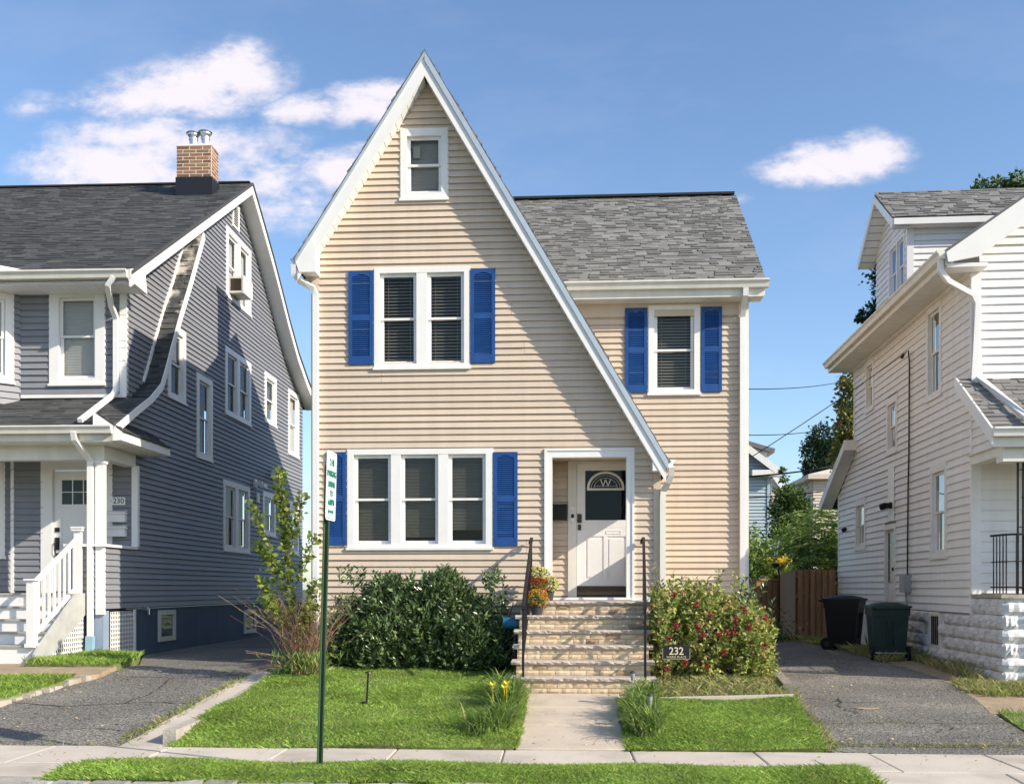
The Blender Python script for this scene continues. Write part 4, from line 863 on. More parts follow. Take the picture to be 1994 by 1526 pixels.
mb.rprism([(XL+.0,y,z) for y,z in lo], [(XL+.05,y,z) for y,z in lo]); H2.part('flashing', mb, M['white'], KS)
pl_ = [(16.45,4.24),(17.80,4.95),(17.80,4.80),(16.48,4.12)]
mb = MB(); mb.rprism([(-14,y,z) for y,z in pl_], [(XE,y,z) for y,z in pl_]); PR = H2.part('porch_roof', mb, M['deck'])
shingles(H2, (-11.5,16.42,4.235), (1,0,0), (0,1.35,.71), lambda v: (0,4.15), 1.52, .142, 'shin_dark', 240, tabs=(.13,.36), parent=PR, tks=(.006,.012,.018))
kgutter((-13,16.44,4.26), (XE,16.44,4.26), (0,-1,0), M['cream'], H2, s=1.1)
mb = MB(); mb.box(-13,XE-.02,16.46,16.50,4.02,4.16); mb.box(-13,XE-.05,16.5,18.1,4.0,4.02); H2.part('porch_ceiling', mb, M['cream'])
sp = [(XL,4.50),(-7.22,4.17),(-7.22,4.03),(XL,4.0)]
mb = MB(); mb.rprism([(x,16.46,z) for x,z in sp], [(x,18.55,z) for x,z in sp]); SP = H2.part('side_pent_roof', mb, M['white'])
shingles(H2, (-7.20,16.47,4.165), (0,1,0), (-.48,0,.33), lambda v: (0,2.08), .56, .14, 'shin_dark', 0, parent=SP)
mb = MB(); mb.box(-12,-7.68,16.84,17.04,3.76,4.0); mb.box(-7.88,-7.68,17.04,18.1,3.78,4.0); H2.part('porch_beam', mb, M['cream'])
# porch post, knee wall, pier, lattice
mb = MB(); mb.box(-7.86,-7.71,16.87,16.98,2.345,3.77); mb.box(-7.89,-7.69,16.85,17.0,3.70,3.77); H2.part('porch_post', mb, M['white'])
mb = MB(); mb.box(-8.35,-7.64,16.76,16.98,2.30,2.345); mb.box(-7.88,-7.64,16.98,18.1,2.30,2.345); H2.part('rail_cap', mb, M['white'])
fp = [(-8.3,1.24),(-7.82,1.24),(-7.82,2.30),(-8.3,2.30)]
H2.part('wall', sheet(front(16.84), fp, []), M['grey_back']); boards(H2, front(16.84), fp, [], 1.24, 2.30, EL, M['grey'])
mb = MB(front(16.84)); mb.box(-7.82,-7.675,-.03,.03,1.16,2.30); H2.part('corner_board', mb, M['white'])
mb = MB(); mb.box(-7.98,-7.71,16.86,17.08,.2,1.22); mb.box(-8.35,-8.05,16.88,17.05,.2,1.22); H2.part('pier', mb, M['pier_blue'])
mb = MB(); mb.box(-14,-7.72,16.9,18.1,1.42,1.52); mb.box(-14,-7.9,18.1,18.2,.2,1.24); H2.part('porch_floor', mb, M['kerb'])
def lattice(tfm, poly, pitch=.066, w=.028, o=.0):
    mb = MB(tfm); us = [p[0] for p in poly]; zs = [p[1] for p in poly]; u = min(us)
    sw = [(z, u) for u, z in poly]
    while u < max(us):
        I = interval(sw, min(u+w/2, max(us)-.001))
        if I: mb.box(u,min(u+w,max(us)),o,o+.006,I[0],I[1])
        u += pitch
    z = min(zs)
    while z < max(zs):
        I = interval(poly, min(z+w/2, max(zs)-.001))
        if I: mb.box(I[0],I[1],o+.0065,o+.012,z,min(z+w,max(zs)))
        z += pitch*1.15
    return mb
H2.part('lattice', lattice(east(XL), [(17.10,.36),(18.08,.36),(18.08,1.2),(17.10,1.2)]), M['white'])
mb = MB(east(XL)); mb.box(18.04,18.1,.0,.03,.3,1.22); H2.part('lattice_edge', mb, M['white'])
D = MB(); D.sweep([(-7.98,16.36,4.16),(-7.98,16.40,4.04),(-7.94,16.6,3.88),(-7.90,16.78,3.74),(-7.90,16.79,3.6),(-7.90,16.79,.75)], .085, .07, (1,0,0)); H2.part('downspout', D, M['white'])
D = MB(); D.sweep([(-7.90,16.79,.80),(-7.90,16.77,.36)], .12, .11, (1,0,0)); H2.part('drain_boot', D, mat('sky_blue_pipe', (.28,.45,.56), .5, .1, 5))
D = MB(); D.sweep([(-7.60,17.02,6.88),(-7.72,17.05,6.75),(-7.84,17.45,6.52),(-7.86,17.69,6.36),(-7.86,17.69,5.10),(-7.86,17.60,5.0),(-7.94,16.5,4.36)], .085, .065, (1,0,0)); H2.part('downspout', D, M['white'])
# downstairs front wall with door
Y1 = 18.1; DR_ = (-9.42,-8.10,1.50,3.92)
dp = [(-10.0,1.52),(-7.7,1.52),(-7.7,3.98),(-10.0,3.98)]
H2.part('wall', sheet(front(Y1), dp, [hole(DR_)]), M['grey_back']); boards(H2, front(Y1), dp, [hole(DR_)], 1.54, 3.95, .115, M['grey'])
mb = MB(front(Y1)); mb.box(-7.74,-7.63,-.05,.04,2.345,3.8); H2.part('corner_board', mb, M['white']); mb = MB(front(Y1)); mb.box(-9.98,-9.92,.0,.03,1.5,3.95); H2.part('corner_board', mb, M['white'])
mb = MB(front(Y1)); frame_box(mb,-9.42,-8.10,1.50,3.92,.21,-.08,.03,.18,.0); H2.part('door_casing', mb, M['white'])
mb = MB(front(Y1)); mb.box(-9.20,-8.32,-.09,-.05,1.52,3.73)
for a, b in ((-9.20,-9.06),(-8.46,-8.32)): mb.box(a,b,-.05,-.035,1.52,3.73)
mb.box(-9.06,-8.46,-.05,-.035,1.52,1.75); mb.box(-9.06,-8.46,-.05,-.035,2.9,3.12); mb.box(-9.06,-8.46,-.05,-.035,3.56,3.73)
D2 = H2.part('front_door', mb, M['white'])
mb = MB(front(Y1)); mb.box(-9.06,-8.46,-.049,-.046,3.12,3.56); H2.part('pane', mb, M['glass_sky'], D2)
mb = MB(front(Y1)); frame_box(mb,-9.08,-8.44,3.10,3.58,.02,-.035,-.03)
for i in (1,2): mb.box(-9.06+.2*i-.008,-9.06+.2*i+.008,-.045,-.031,3.12,3.56)
mb.box(-9.06,-8.46,-.045,-.031,3.335,3.35); H2.part('muntins', mb, M['white'], D2)
mb = MB(front(Y1)); mb.box(-9.18,-9.10,-.035,-.015,2.62,2.70); mb.box(-9.18,-9.10,-.035,-.015,2.30,2.52); mb.tube([(-9.14,-.015,2.46),(-9.14,.05,2.42),(-9.14,.05,2.24),(-9.14,-.01,2.20)], .014, 6); mb.box(-9.17,-9.11,-.035,-.012,2.16,2.24); H2.part('door_handle', mb, M['iron'], D2)
for z in (2.53, 2.79):
    mb = MB(front(Y1)); mb.box(-8.17,-7.83,.02,.12,z,z+.15); mb.prism([(-8.19,z+.14),(-7.81,z+.14),(-7.81,z+.17),(-8.19,z+.17)], .02, .15); mb.add([(-8.19,.02,z+.21),(-7.81,.02,z+.21),(-7.81,.155,z+.15),(-8.19,.155,z+.15)], [(0,1,2,3)])
    H2.part('mailbox', mb, M['white'])
mb = MB(front(Y1)); mb.box(-8.10,-7.86,.02,.035,3.10,3.24); NP = H2.part('number_plate', mb, M['white'])
H2.part('numerals', text_mb('230', .135, (-7.98,Y1-.037,3.17), (1,0,0), (0,0,1)), M['num'], NP)
mb = MB(); mb.box(-9.02,-8.80,17.35,17.5,3.93,4.0); mb.lathe([(.07,0),(.10,.04),(.02,.06)], (-8.91,17.42,3.88), 8); H2.part('porch_lamp', mb, M['iron'])
# angled bay at the left edge, both storeys
def bay(P, zb, zt, wz0, wz1, m_boards):
    d = Vector((-.74,-.67,0)).normalized(); n = Vector((.67,-.74,0)).normalized(); P = Vector(P)
    tf = lambda u, o, z: (P.x+d.x*u+n.x*o, P.y+d.y*u+n.y*o, z)
    r = (.12,1.0,wz0,wz1); poly = [(0,zb),(1.25,zb),(1.25,zt),(0,zt)]
    H2.part('wall', sheet(tf, poly, [hole(r)]), M['grey_back']); boards(H2, tf, poly, [hole(r)], zb, zt, .115, M['grey'])
    window(H2, tf, r, 1, .13, blind='pale', glassm='glass_clear', top=.12, bot=.12); return tf
tfb = bay((-9.62,17.75,0), 4.36, 6.9, 5.22, 6.80, 1)
mb = MB(tfb); mb.box(-.55,1.4,.0,.45,6.92,6.95); mb.box(-.50,1.4,.45,.58,6.97,7.10); mb.box(-.5,1.4,.4,.47,6.93,7.08); H2.part('bay_eave', mb, M['cream'])
bay((-9.98,18.1,0), 1.52, 3.98, 2.15, 3.86, 1)
# porch stairs
SXR = -8.02; tz = [.73,.92,1.11,1.31,1.52]; ty = [15.25,15.55,15.85,16.15,16.45]
for k in range(5):
    mb = MB(); mb.box(-11.5,SXR,ty[k]+.02,ty[k]+.05,(.45 if k == 0 else tz[k-1]),tz[k]-.03); H2.part('stair_riser', mb, M['white'])
    mb = MB(); mb.box(-11.5,SXR+.02,ty[k]-.01,(ty[k]+.33 if k < 4 else 16.92),tz[k]-.03,tz[k]); H2.part('stair_tread', mb, M['kerb'])
mb = MB(east(SXR)); mb.prism([(15.14,.42),(15.42,.42),(16.82,1.18),(16.82,1.52),(16.45,1.50),(15.25,.70),(15.14,.6)], .0, .04); H2.part('stringer', mb, mat('light_grey_stringer', (.45,.45,.43), .6))
H2.part('lattice', lattice(east(SXR-.01), [(15.45,.40),(16.8,.40),(16.8,1.15)]), M['white'])
mb = MB(); mb.box(SXR-.14,SXR-.02,15.22,15.34,.70,1.72); mb.box(SXR-.17,SXR+.01,15.19,15.37,1.72,1.75); mb.box(SXR-.16,SXR-.0,15.20,15.36,.70,.76); H2.part('newel', mb, M['white'])
mb = MB(); mb.box(SXR-.14,SXR-.02,16.74,16.86,1.52,2.58); mb.box(SXR-.17,SXR+.01,16.71,16.89,2.56,2.59); mb.box(SXR-.18,SXR+.02,16.70,16.90,2.60,2.63); H2.part('newel', mb, M['white'])
mb = MB(); x = SXR-.08; mb.sweep([(x,15.3,1.66),(x,16.8,2.46)], .07, .05, (1,0,0)); mb.sweep([(x,15.3,.86),(x,16.8,1.66)], .05, .05, (1,0,0)); H2.part('stair_rail', mb, M['white'])
for i in range(1,9):
    y = 15.3+1.5*i/9; z = .8*i/9; mb = MB(); mb.box(x-.018,x+.018,y-.018,y+.018,.86+z,1.66+z); H2.part('baluster', mb, M['white'])
# chimney with separate bricks, black flashing and two flue caps
CX0, CX1, CY0, CY1 = -8.69, -7.89, 22.7, 23.15
mb = MB(); mb.box(CX0-.02,CX1+.02,CY0-.02,CY1+.02,10.2,10.86); CH = H2.part('chimney', mb, M['flash'])
mb = MB(); mb.box(CX0,CX1,CY0,CY1,10.8,11.57); H2.part('chimney_core', mb, M['cmortar'], CH)
cbm = bpy.data.meshes.new('brick'); cb = MB().box(0,1,0,1,0,1); cbm.from_pydata(cb.v, [], cb.f); cbm.update(); cbm.materials.append(M['cbrick'])
rows = 9; rh = .70/rows
for r in range(rows):
    z = 10.862+r*rh
    for (x0, x1, along) in ((CX0, CX1, 'x'), (CY0, CY1, 'y')):
        p = x0-(.15 if (r % 2) ^ (along == 'y') else 0)
        while p < x1-.03:
            a = max(p, x0); b = min(p+.30, x1); p += .30
            if b-a < .04: continue
            if along == 'x': H2.inst('brick', cbm, mscale(a+.014, CY0-.006, z+.011, b-a-.028, .05, rh-.022), CH)
            else: H2.inst('brick', cbm, mscale(CX1-.044, a+.014, z+.011, .05, b-a-.028, rh-.022), CH)
mb = MB(); mb.rprism([(CX0-.01,CY0-.01,11.565),(CX1+.01,CY0-.01,11.565),(CX1+.01,CY1+.01,11.565),(CX0-.01,CY1+.01,11.565)], [(CX0+.15,CY0+.12,11.66),(CX1-.12,CY0+.12,11.66),(CX1-.12,CY1-.12,11.66),(CX0+.15,CY1-.12,11.66)]); H2.part('crown', mb, M['cmortar'], CH)
for cx, zz in ((CX0+.28, 11.64), (CX1-.24, 11.66)):
    mb = MB(); mb.lathe([(.085,0),(.085,.16),(.10,.17),(.10,.21),(.085,.22),(.13,.27),(.135,.31)], (cx,22.98,zz), 12); mb.lathe([(.16,.315),(.15,.335),(.06,.36),(.005,.365)], (cx,22.98,zz), 12); H2.part('flue_cap', mb, M['steel'], CH, smooth=False)
# ------------------------------------------------------------------ the off-white house on the right
TR = .02; XR = 6.0; ER = .135
H3 = Thing('white_house', 'off-white sided house with block porch and dormer at the right', 'house', (8.0, 18.0, .2), TR)
A1=(18.33,19.13,4.97,6.66); A2=(22.67,23.34,5.48,6.62); A3=(20.94,21.69,4.33,5.48); A4=(18.05,18.91,2.13,3.78); A5=(23.34,24.25,2.48,3.62); DD=(21.04,21.88,1.20,2.90)
rp = [(16.9,1.18),(25.9,1.18),(25.9,3.85),(24.34,4.65),(24.34,6.72),(16.9,6.72)]
rh_ = [hole(r) for r in (A1,A2,A3,A4,A5)]+[(21.06,21.86,1.18,2.88)]
H3.part('wall', sheet(west(XR), rp, rh_), M['pale_back']); boards(H3, west(XR), rp, rh_, 1.18, 6.72, ER, M['pale'], lip=.03, gap=.024)
tp = [(15.62,3.70),(16.9,3.70),(16.9,4.72)]
H3.part('wall', sheet(west(XR-.002), tp, []), M['pale_back']); boards(H3, west(XR-.002), tp, [], 3.70, 4.7, ER, M['pale'], lip=.03, gap=.024)
for r, b in ((A1,'shade'),(A2,'shade'),(A3,'shade'),(A4,'screen'),(A5,'pale')): window(H3, west(XR), r, 1, .10, top=.14, bot=.10, blind=b, glassm='glass_sky', trim='pale', sashm='pale', proud=.03)
# side door with tall lite, strip above, meter, conduit, light
mb = MB(west(XR)); frame_box(mb,21.04,21.88,1.18,2.90,.1,-.06,.03,.1,.0); SD = H3.part('side_door', mb, M['pale'], label='narrow side door with tall glass')
mb = MB(west(XR)); mb.box(21.14,21.78,-.06,-.03,1.2,2.82); mb.box(21.25,21.32,-.03,-.02,1.25,1.6); mb.box(21.40,21.47,-.03,-.02,1.25,1.6); mb.box(21.55,21.62,-.03,-.02,1.25,1.6); H3.part('door_leaf', mb, M['pale'], SD)
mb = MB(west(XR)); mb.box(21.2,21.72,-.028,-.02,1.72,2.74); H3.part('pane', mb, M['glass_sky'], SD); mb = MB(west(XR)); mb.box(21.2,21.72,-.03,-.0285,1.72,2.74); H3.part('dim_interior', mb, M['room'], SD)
mb = MB(west(XR)); mb.box(21.16,21.19,.0,.06,1.95,2.02); H3.part('door_handle', mb, M['iron'], SD)
mb = MB(west(XR)); mb.box(21.12,21.55,.022,.03,2.98,4.05); H3.part('painted_lit_strip', mb, M['white'])  # white board painted in for the lit strip above the door
mb = MB(west(XR)); mb.box(20.02,20.32,.01,.16,1.52,1.86); mb.tube([(20.17,.08,1.55),(20.17,.05,1.2)], .02, 6); H3.part('meter_box', mb, mat('grey_meter_box', (.35,.36,.36), .5))
mb = MB(west(XR)); mb.tube([(20.04,.16,6.05),(20.04,.07,6.12),(20.06,.045,5.9),(20.09,.045,4.2),(20.14,.045,3.5),(20.17,.05,1.85)], .016, 6); mb.tube([(20.04,.16,6.05),(20.02,.2,5.98)], .03, 6); H3.part('service_conduit', mb, M['bronze'])
mb = MB(west(XR)); mb.box(21.25,21.4,.03,.08,3.22,3.34); mb.tube([(21.3,.08,3.28),(21.22,.2,3.26)], .05, 8, .07); mb.tube([(21.36,.08,3.28),(21.46,.2,3.26)], .05, 8, .07); H3.part('flood_light', mb, M['black'])
mb = MB(west(XR)); mb.tube([(25.1,.02,3.02),(25.1,.12,2.98)], .05, 8); H3.part('vent_pipe', mb, M['black'])
# foundation of rock-faced blocks
mb = MB(west(XR-.0)); mb.box(16.9,25.9,-.3,-.03,-.1,1.19); mb.box(15.72,16.9,-.3,-.03,-.1,1.45); H3.part('foundation', mb, M['block'])
mb = MB(front(15.72)); mb.box(XR+.03,11,-.3,-.03,-.1,1.45); H3.part('foundation', mb, M['block'])
bl = [rock_unit(6, 4, .035, .022, 40+s) for s in range(6)]
for m_ in bl: m_.materials.append(M['block']); m_.name = 'block'
def mside(y, x, z, L_, h): # face towards -x, running along +y
    return Matrix(((0,1,0,x),(-L_,0,0,y+L_),(0,0,h,z),(0,0,0,1)))
hrow = .21
for r in range(7):
    z = -.06+r*hrow; y = 15.72
    while y < 25.8:
        L_ = .46; yb = min(y+L_, 25.9)
        if r < 6 and not (y > 16.65 and z+hrow > 1.25) and not (yb > 18.5 and y < 19.0 and z > .45) and not (y > 22.5): H3.inst('block', random.choice(bl), mside(y+.008, XR+.0, z+.006, yb-y-.016, min(hrow, 1.175-z if y > 16.65 else 9)-.012))
        elif r == 6 and y < 16.65: H3.inst('block', random.choice(bl), mside(y+.008, XR, z+.006, min(yb,16.9)-y-.016, 1.44-z))
        y += L_ if not (r % 2 and y == 15.72) else .23
    x = XR
    while x < 9.0:
        L_ = .46 if not (r % 2 and x == XR) else .23; h = min(hrow, 1.45-z)
        if h > .05: H3.inst('block', random.choice(bl), mscale(x+.008, 15.72, z+.006, L_-.016, 1, h-.012))
        x += L_
mb = MB(west(XR)); frame_box(mb,18.46,19.04,.55,1.16,.05,-.04,.01); BW = H3.part('window', mb, M['pale']); mb = MB(west(XR)); mb.box(18.5,19.0,-.035,-.03,.6,1.12)
for i in range(5): mb.box(18.55+i*.1,18.57+i*.1,-.03,-.01,.6,1.12)
H3.part('grille', mb, M['bronze'], BW)
# corner boards, front walls
mb = MB(front(16.9)); mb.box(XR-.03,XR+.12,-.05,.03,1.16,6.75); H3.part('corner_board', mb, M['white'])
mb = MB(west(XR)); mb.box(25.82,25.92,-.02,.03,1.15,3.9); H3.part('corner_board', mb, M['pale']); mb = MB(west(XR)); mb.box(24.3,24.36,.0,.03,4.7,6.75); H3.part('corner_board', mb, M['pale'])
rz = lambda x: 6.87+.70*(x-5.5)
fp = [(XR+.1,4.6),(10.9,4.6),(10.9,rz(10.9)-.33),(XR+.1,rz(XR+.1)-.33)]
H3.part('wall', sheet(front(16.9), fp, []), M['pale_back']); boards(H3, front(16.9), fp, [], 4.75, 10.2, ER, M['pale'], lip=.03, gap=.024)
fq = [(XR+.1,1.5),(10.9,1.5),(10.9,3.7),(XR+.1,3.7)]
H3.part('wall', sheet(front(16.9), fq, []), M['pale_back']); boards(H3, front(16.9), fq, [], 1.5, 3.68, .165, M['pale'], lip=.03, gap=.024)
# main roof, eave, rake
sl_ = [(5.45,6.90),(10.9,rz(10.9)+.0),(10.9,rz(10.9)-.16),(5.5,6.76)]
mb = MB(); mb.rprism([(x,16.56,z) for x,z in sl_], [(x,24.75,z) for x,z in sl_]); R3 = H3.part('roof', mb, M['bgroof'])
mb = MB(front(16.56)); mb.prism([(5.47,6.86),(10.9,rz(10.9)-.02),(10.9,rz(10.9)-.30),(5.98,rz(5.98)-.42),(5.5,6.70)], .0, .04); H3.part('rake_board', mb, M['white'], R3)
mb = MB(); n = 30
for i in range(n):
    a, b = 5.52+(10.8-5.52)*i/n, 5.52+(10.8-5.52)*(i+.93)/n; mb.raw([(a,16.58,rz(a)-.2),(b,16.58,rz(b)-.2),(b,16.9,rz(b)-.2),(a,16.9,rz(a)-.2)], [(0,1,2,3)])
H3.part('rake_soffit', mb, M['soffit'], R3)
mb = MB(); mb.box(5.50,6.12,16.58,16.9,6.64,6.70); H3.part('eave_return', mb, M['white'], R3)
mb = MB(); y = 16.6
while y < 24.7: mb.box(5.5,XR,y,y+.09,6.68,6.695); y += .098
H3.part('eave_soffit', mb, M['cream'], R3)
mb = MB(); mb.box(5.475,5.5,16.58,24.75,6.68,6.84); mb.box(XR-.06,XR-.0,16.9,24.34,6.62,6.68); H3.part('eave_fascia', mb, M['cream'], R3)
kgutter((5.47,16.56,6.90), (5.47,24.7,6.90), (-1,0,0), M['cream'], H3, s=1.1)
D = MB(); D.sweep([(5.42,16.66,6.80),(5.43,16.68,6.62),(5.56,16.72,6.46),(5.98,16.82,6.26),(6.04,16.82,6.12),(6.04,16.82,4.86),(6.06,16.76,4.92),(6.28,15.40,4.02)], .09, .075, (0,1,0)); H3.part('downspout', D, M['white'])
# porch
pr_ = [(15.42,3.90),(16.9,4.93),(16.9,4.80),(15.45,3.78)]
mb = MB(); mb.rprism([(5.76,y,z) for y,z in pr_], [(11,y,z) for y,z in pr_]); P3 = H3.part('porch_roof', mb, M['deck'])
pv = math.hypot(1.48, 1.03); shingles(H3, (5.74,15.40,3.90), (1,0,0), (0,1.48,1.03), lambda v: (0,3.2), pv, .135, 'shin_light', 140, tabs=(.12,.3), parent=P3)
sl2 = [(15.38,3.92),(16.95,5.0),(16.95,4.78),(15.40,3.70)]
mb = MB(); mb.rprism([(5.73,y,z) for y,z in sl2], [(5.76,y,z) for y,z in sl2]); H3.part('rake_board', mb, M['white'], P3)
kgutter((5.74,15.42,3.93), (11,15.42,3.93), (0,-1,0), M['white'], H3, s=1.1)
mb = MB(); mb.box(5.76,11,15.44,15.5,3.66,3.82); mb.box(5.95,11,15.55,15.8,3.46,3.70); mb.box(5.95,6.15,15.8,16.9,3.56,3.70); mb.box(5.9,11,15.5,16.9,3.70,3.715); H3.part('porch_beam', mb, M['cream'])
mb = MB(); mb.box(XR-.03,11,15.66,16.9,1.455,1.51); H3.part('porch_slab', mb, M['kerb'])
mb = MB()
for dx in (0,.075,.15): mb.box(6.22+dx,6.245+dx,15.72,15.745,1.51,3.50)
for z in (1.6,2.5,3.35): mb.box(6.22,6.395,15.725,15.74,z,z+.015)
mb.lathe([(.005,-.03),(.025,0),(.005,.03)], (6.307,15.73,2.95), 8); H3.part('iron_column', mb, M['iron'])
mb = MB(); pts = [(6.02,16.2,2.40),(6.08,15.78,2.40),(6.20,15.70,2.40),(9,15.70,2.40)]; mb.sweep(pts, .03, .03, (0,0,1)); mb.sweep([(a,b,1.62) for a,b,c in pts], .02, .02, (0,0,1)); mb.sweep([(a,b,2.0) for a,b,c in pts], .012, .012, (0,0,1)); RL = H3.part('porch_railing', mb, M['iron'])
q = [(6.03+.014*i,16.12-.085*i) for i in range(5)]+[(6.20+.115*i,15.70) for i in range(24)]
for a, b in q:
    mb = MB(); mb.box(a-.007,a+.007,b-.007,b+.007,1.52,2.40); mb.lathe([(.005,-.03),(.018,0),(.005,.03)], (a,b,2.0), 6); H3.part('baluster', mb, M['iron'], RL)
# dormer
DX = 6.6; dpk = (23.55,10.42); de = 9.36
dpoly = [(22.35,7.55),(24.75,7.55),(24.75,de+.05),(dpk[0],10.2),(22.35,de+.05)]; DW = (22.48,23.66,7.95,9.22)
H3.part('wall', sheet(west(DX), dpoly, [hole(DW)]), M['pale_back']); boards(H3, west(DX), dpoly, [hole(DW)], 7.6, 10.2, ER, M['pale'])
window(H3, west(DX), DW, 2, .055, .06, blind='none', glassm='glass_blue', trim='pale', fr=.035)
cpoly = [(DX,7.65),(DX+.1,7.65),(10.2,10.2),(10.2,9.4),(DX,9.4)]
cpoly = [(DX,rz(DX)-.05),(9.1,9.36),(DX,9.36)]
H3.part('wall', sheet(front(22.35), cpoly, []), M['pale_back']); boards(H3, front(22.35), cpoly, [], 7.6, 9.36, ER, M['pale'])
mb = MB(front(22.35)); mb.box(DX-.02,DX+.12,-.05,.03,7.6,9.4); H3.part('corner_board', mb, M['white'])
tn = (dpk[1]-de)/(dpk[0]-22.1)
for sgn, ye in ((1,22.1),(-1,25.0)):
    s4 = [(ye,de+.02),(dpk[0],dpk[1]),(dpk[0],dpk[1]-.14),(ye+.05*sgn,de-.10)]
    mb = MB(); mb.rprism([(DX-.36,y,z) for y,z in s4], [(10.9,y,z) for y,z in s4]); DRf = H3.part('dormer_roof', mb, M['deck'])
    s5 = [(ye,de+.0),(dpk[0],dpk[1]-.02),(dpk[0],dpk[1]-.20),(ye+.03*sgn,de-.18)]
    mb = MB(); mb.rprism([(DX-.385,y,z) for y,z in s5], [(DX-.355,y,z) for y,z in s5]); H3.part('rake_board', mb, M['white'], DRf)
    mb = MB(); n = 9
    for i in range(n):
        a, b = i/n, (i+.93)/n; q = lambda t, x: (x, ye+(dpk[0]-ye)*t, de-.17+(dpk[1]-de)*t)
        mb.raw([q(a,DX-.35),q(b,DX-.35),q(b,DX),q(a,DX)], [(0,1,2,3)])
    H3.part('rake_soffit', mb, M['soffit'], DRf)
shingles(H3, (DX-.39,22.08,de+.03), (1,0,0), (0,dpk[0]-22.1,dpk[1]-de), lambda v: (0,3.6), math.hypot(dpk[0]-22.1, dpk[1]-de)+.02, .14, 'shin_light', 0, tabs=(.12,.3))
mb = MB(); mb.box(DX-.36,10.5,22.06,22.16,de-.13,de+.0); mb.box(DX-.36,10.5,22.12,22.36,de-.14,de-.125); H3.part('dormer_fascia', mb, M['white'])
# lean-to roof at the back
lt = [(24.2,5.0),(26.75,3.80),(26.72,3.62),(24.2,4.82)]
mb = MB(); mb.rprism([(5.74,y,z) for y,z in lt], [(11,y,z) for y,z in lt]); LT_ = H3.part('rear_roof', mb, M['deck']); mb = MB(); mb.box(5.70,XR+.05,24.12,24.2,4.78,5.01); H3.part('roof_end_trim', mb, M['pale'], LT_)
lt2 = [(24.15,4.99),(26.78,3.77),(26.74,3.55),(24.15,4.79)]
mb = MB(); mb.rprism([(5.70,y,z) for y,z in lt2], [(5.74,y,z) for y,z in lt2]); mb.rprism([(5.75,24.2,4.81),(5.75,26.7,3.61),(5.75,26.7,3.60),(5.75,24.2,4.80)], [(XR,24.2,4.81),(XR,26.7,3.61),(XR,26.7,3.60),(XR,24.2,4.80)]); H3.part('rake_board', mb, M['pale'], LT_)
mb = MB(); mb.raw([(XR+.02,24.35,1.1),(XR+.02,25.88,1.1),(11,25.88,1.1),(11,25.88,4.2),(XR+.02,25.88,3.8)], [(1,2,3,4)]); mb.raw([(XR+.1,24.33,4.5),(11,24.33,4.5),(11,24.33,10),(XR+.1,24.33,6.9)], [(0,1,2,3)]); H3.part('rear_walls', mb, M['pale'])
# black metal chair on that porch
CHR = Thing('porch_chair', 'black metal porch chair behind the iron porch railing', 'chair', (6.95,16.2,1.51), TR)
mb = MB(); mb.box(6.72,7.18,16.0,16.42,1.92,1.945); CHR.part('seat', mb, M['iron'])
for dx, dy in ((6.73,16.02),(7.17,16.02),(6.73,16.40),(7.17,16.40)): mb = MB(); mb.tube([(dx,dy,1.51),(dx+(.02 if dx<6.9 else -.02),dy,1.93)], .012, 6); CHR.part('leg', mb, M['iron'])
mb = MB(); mb.tube([(6.74,16.41,1.93),(6.72,16.5,2.42),(6.95,16.51,2.46),(7.18,16.5,2.42),(7.16,16.41,1.93)], .013, 6)
for i in range(5): mb.tube([(6.79+i*.08,16.42,1.93),(6.78+i*.085,16.5,2.42)], .006, 5)
CHR.part('backrest', mb, M['iron'])
mb = MB(); mb.tube([(6.72,16.02,1.93),(6.68,16.02,2.15),(6.70,16.46,2.17)], .011, 6); CHR.part('armrest', mb, M['iron']); mb = MB(); mb.tube([(7.18,16.02,1.93),(7.22,16.02,2.15),(7.20,16.46,2.17)], .011, 6); CHR.part('armrest', mb, M['iron'])

# ------------------------------------------------------------------ things behind: fence, houses, wires
FN = Thing('board_fence', 'weathered brown board fence behind the wheeled bins', 'fence', (5.9, 26.0, .2))
def fence_run(T, p, q, h, w, gap, zb, zt, m):
    p = Vector(p); q = Vector(q); L_ = (q-p).length; d = (q-p)/L_; n = Vector((d.y,-d.x)); k = int(L_/(w+gap))
    for lv in (.35, 1.1, 1.6):
        mb = MB(); a = p-n*.0; mb.sweep([(p.x,p.y,zb+lv),(q.x,q.y,zb+lv)], .04, .08, (n.x,n.y,0)); T.part('fence_rail', mb, m)
    for side in (1,-1):
        for i in range(k):
            off = (w+gap)*(i+(.5 if side < 0 else 0)); a = p+d*off+n*.03*side; b = p+d*min(off+w, L_)+n*.03*side; t = n*.008
            z1 = zt+random.uniform(-.015,.015)
            mb = MB(); mb.rprism([(a.x-t.x,a.y-t.y,zb),(b.x-t.x,b.y-t.y,zb),(b.x+t.x,b.y+t.y,zb),(a.x+t.x,a.y+t.y,zb)], [(a.x-t.x,a.y-t.y,z1),(b.x-t.x,b.y-t.y,z1),(b.x+t.x,b.y+t.y,z1),(a.x+t.x,a.y+t.y,z1)]); T.part('fence_board', mb, m)
fence_run(FN, (5.56,26.0), (6.50,26.0), 1.75, .10, .05, .30, 2.06, M['cedar'])
fence_run(FN, (7.05,37.0), (5.54,26.0), 1.75, .14, .04, .30, 2.06, M['cedar'])
FB = Thing('board_fence', 'sunlit orange board fence far back beside the beige house', 'fence', (6.0, 33.0, .2))
fence_run(FB, (4.9,33.0), (6.6,33.0), 1.6, .13, .04, .28, 1.82, mat('sunlit_toned_cedar', (.42,.25,.12), .85, .2, 5, orand=.2, stretch=(6,6,.6)))  # orange of the sunlit boards put into the wood colour
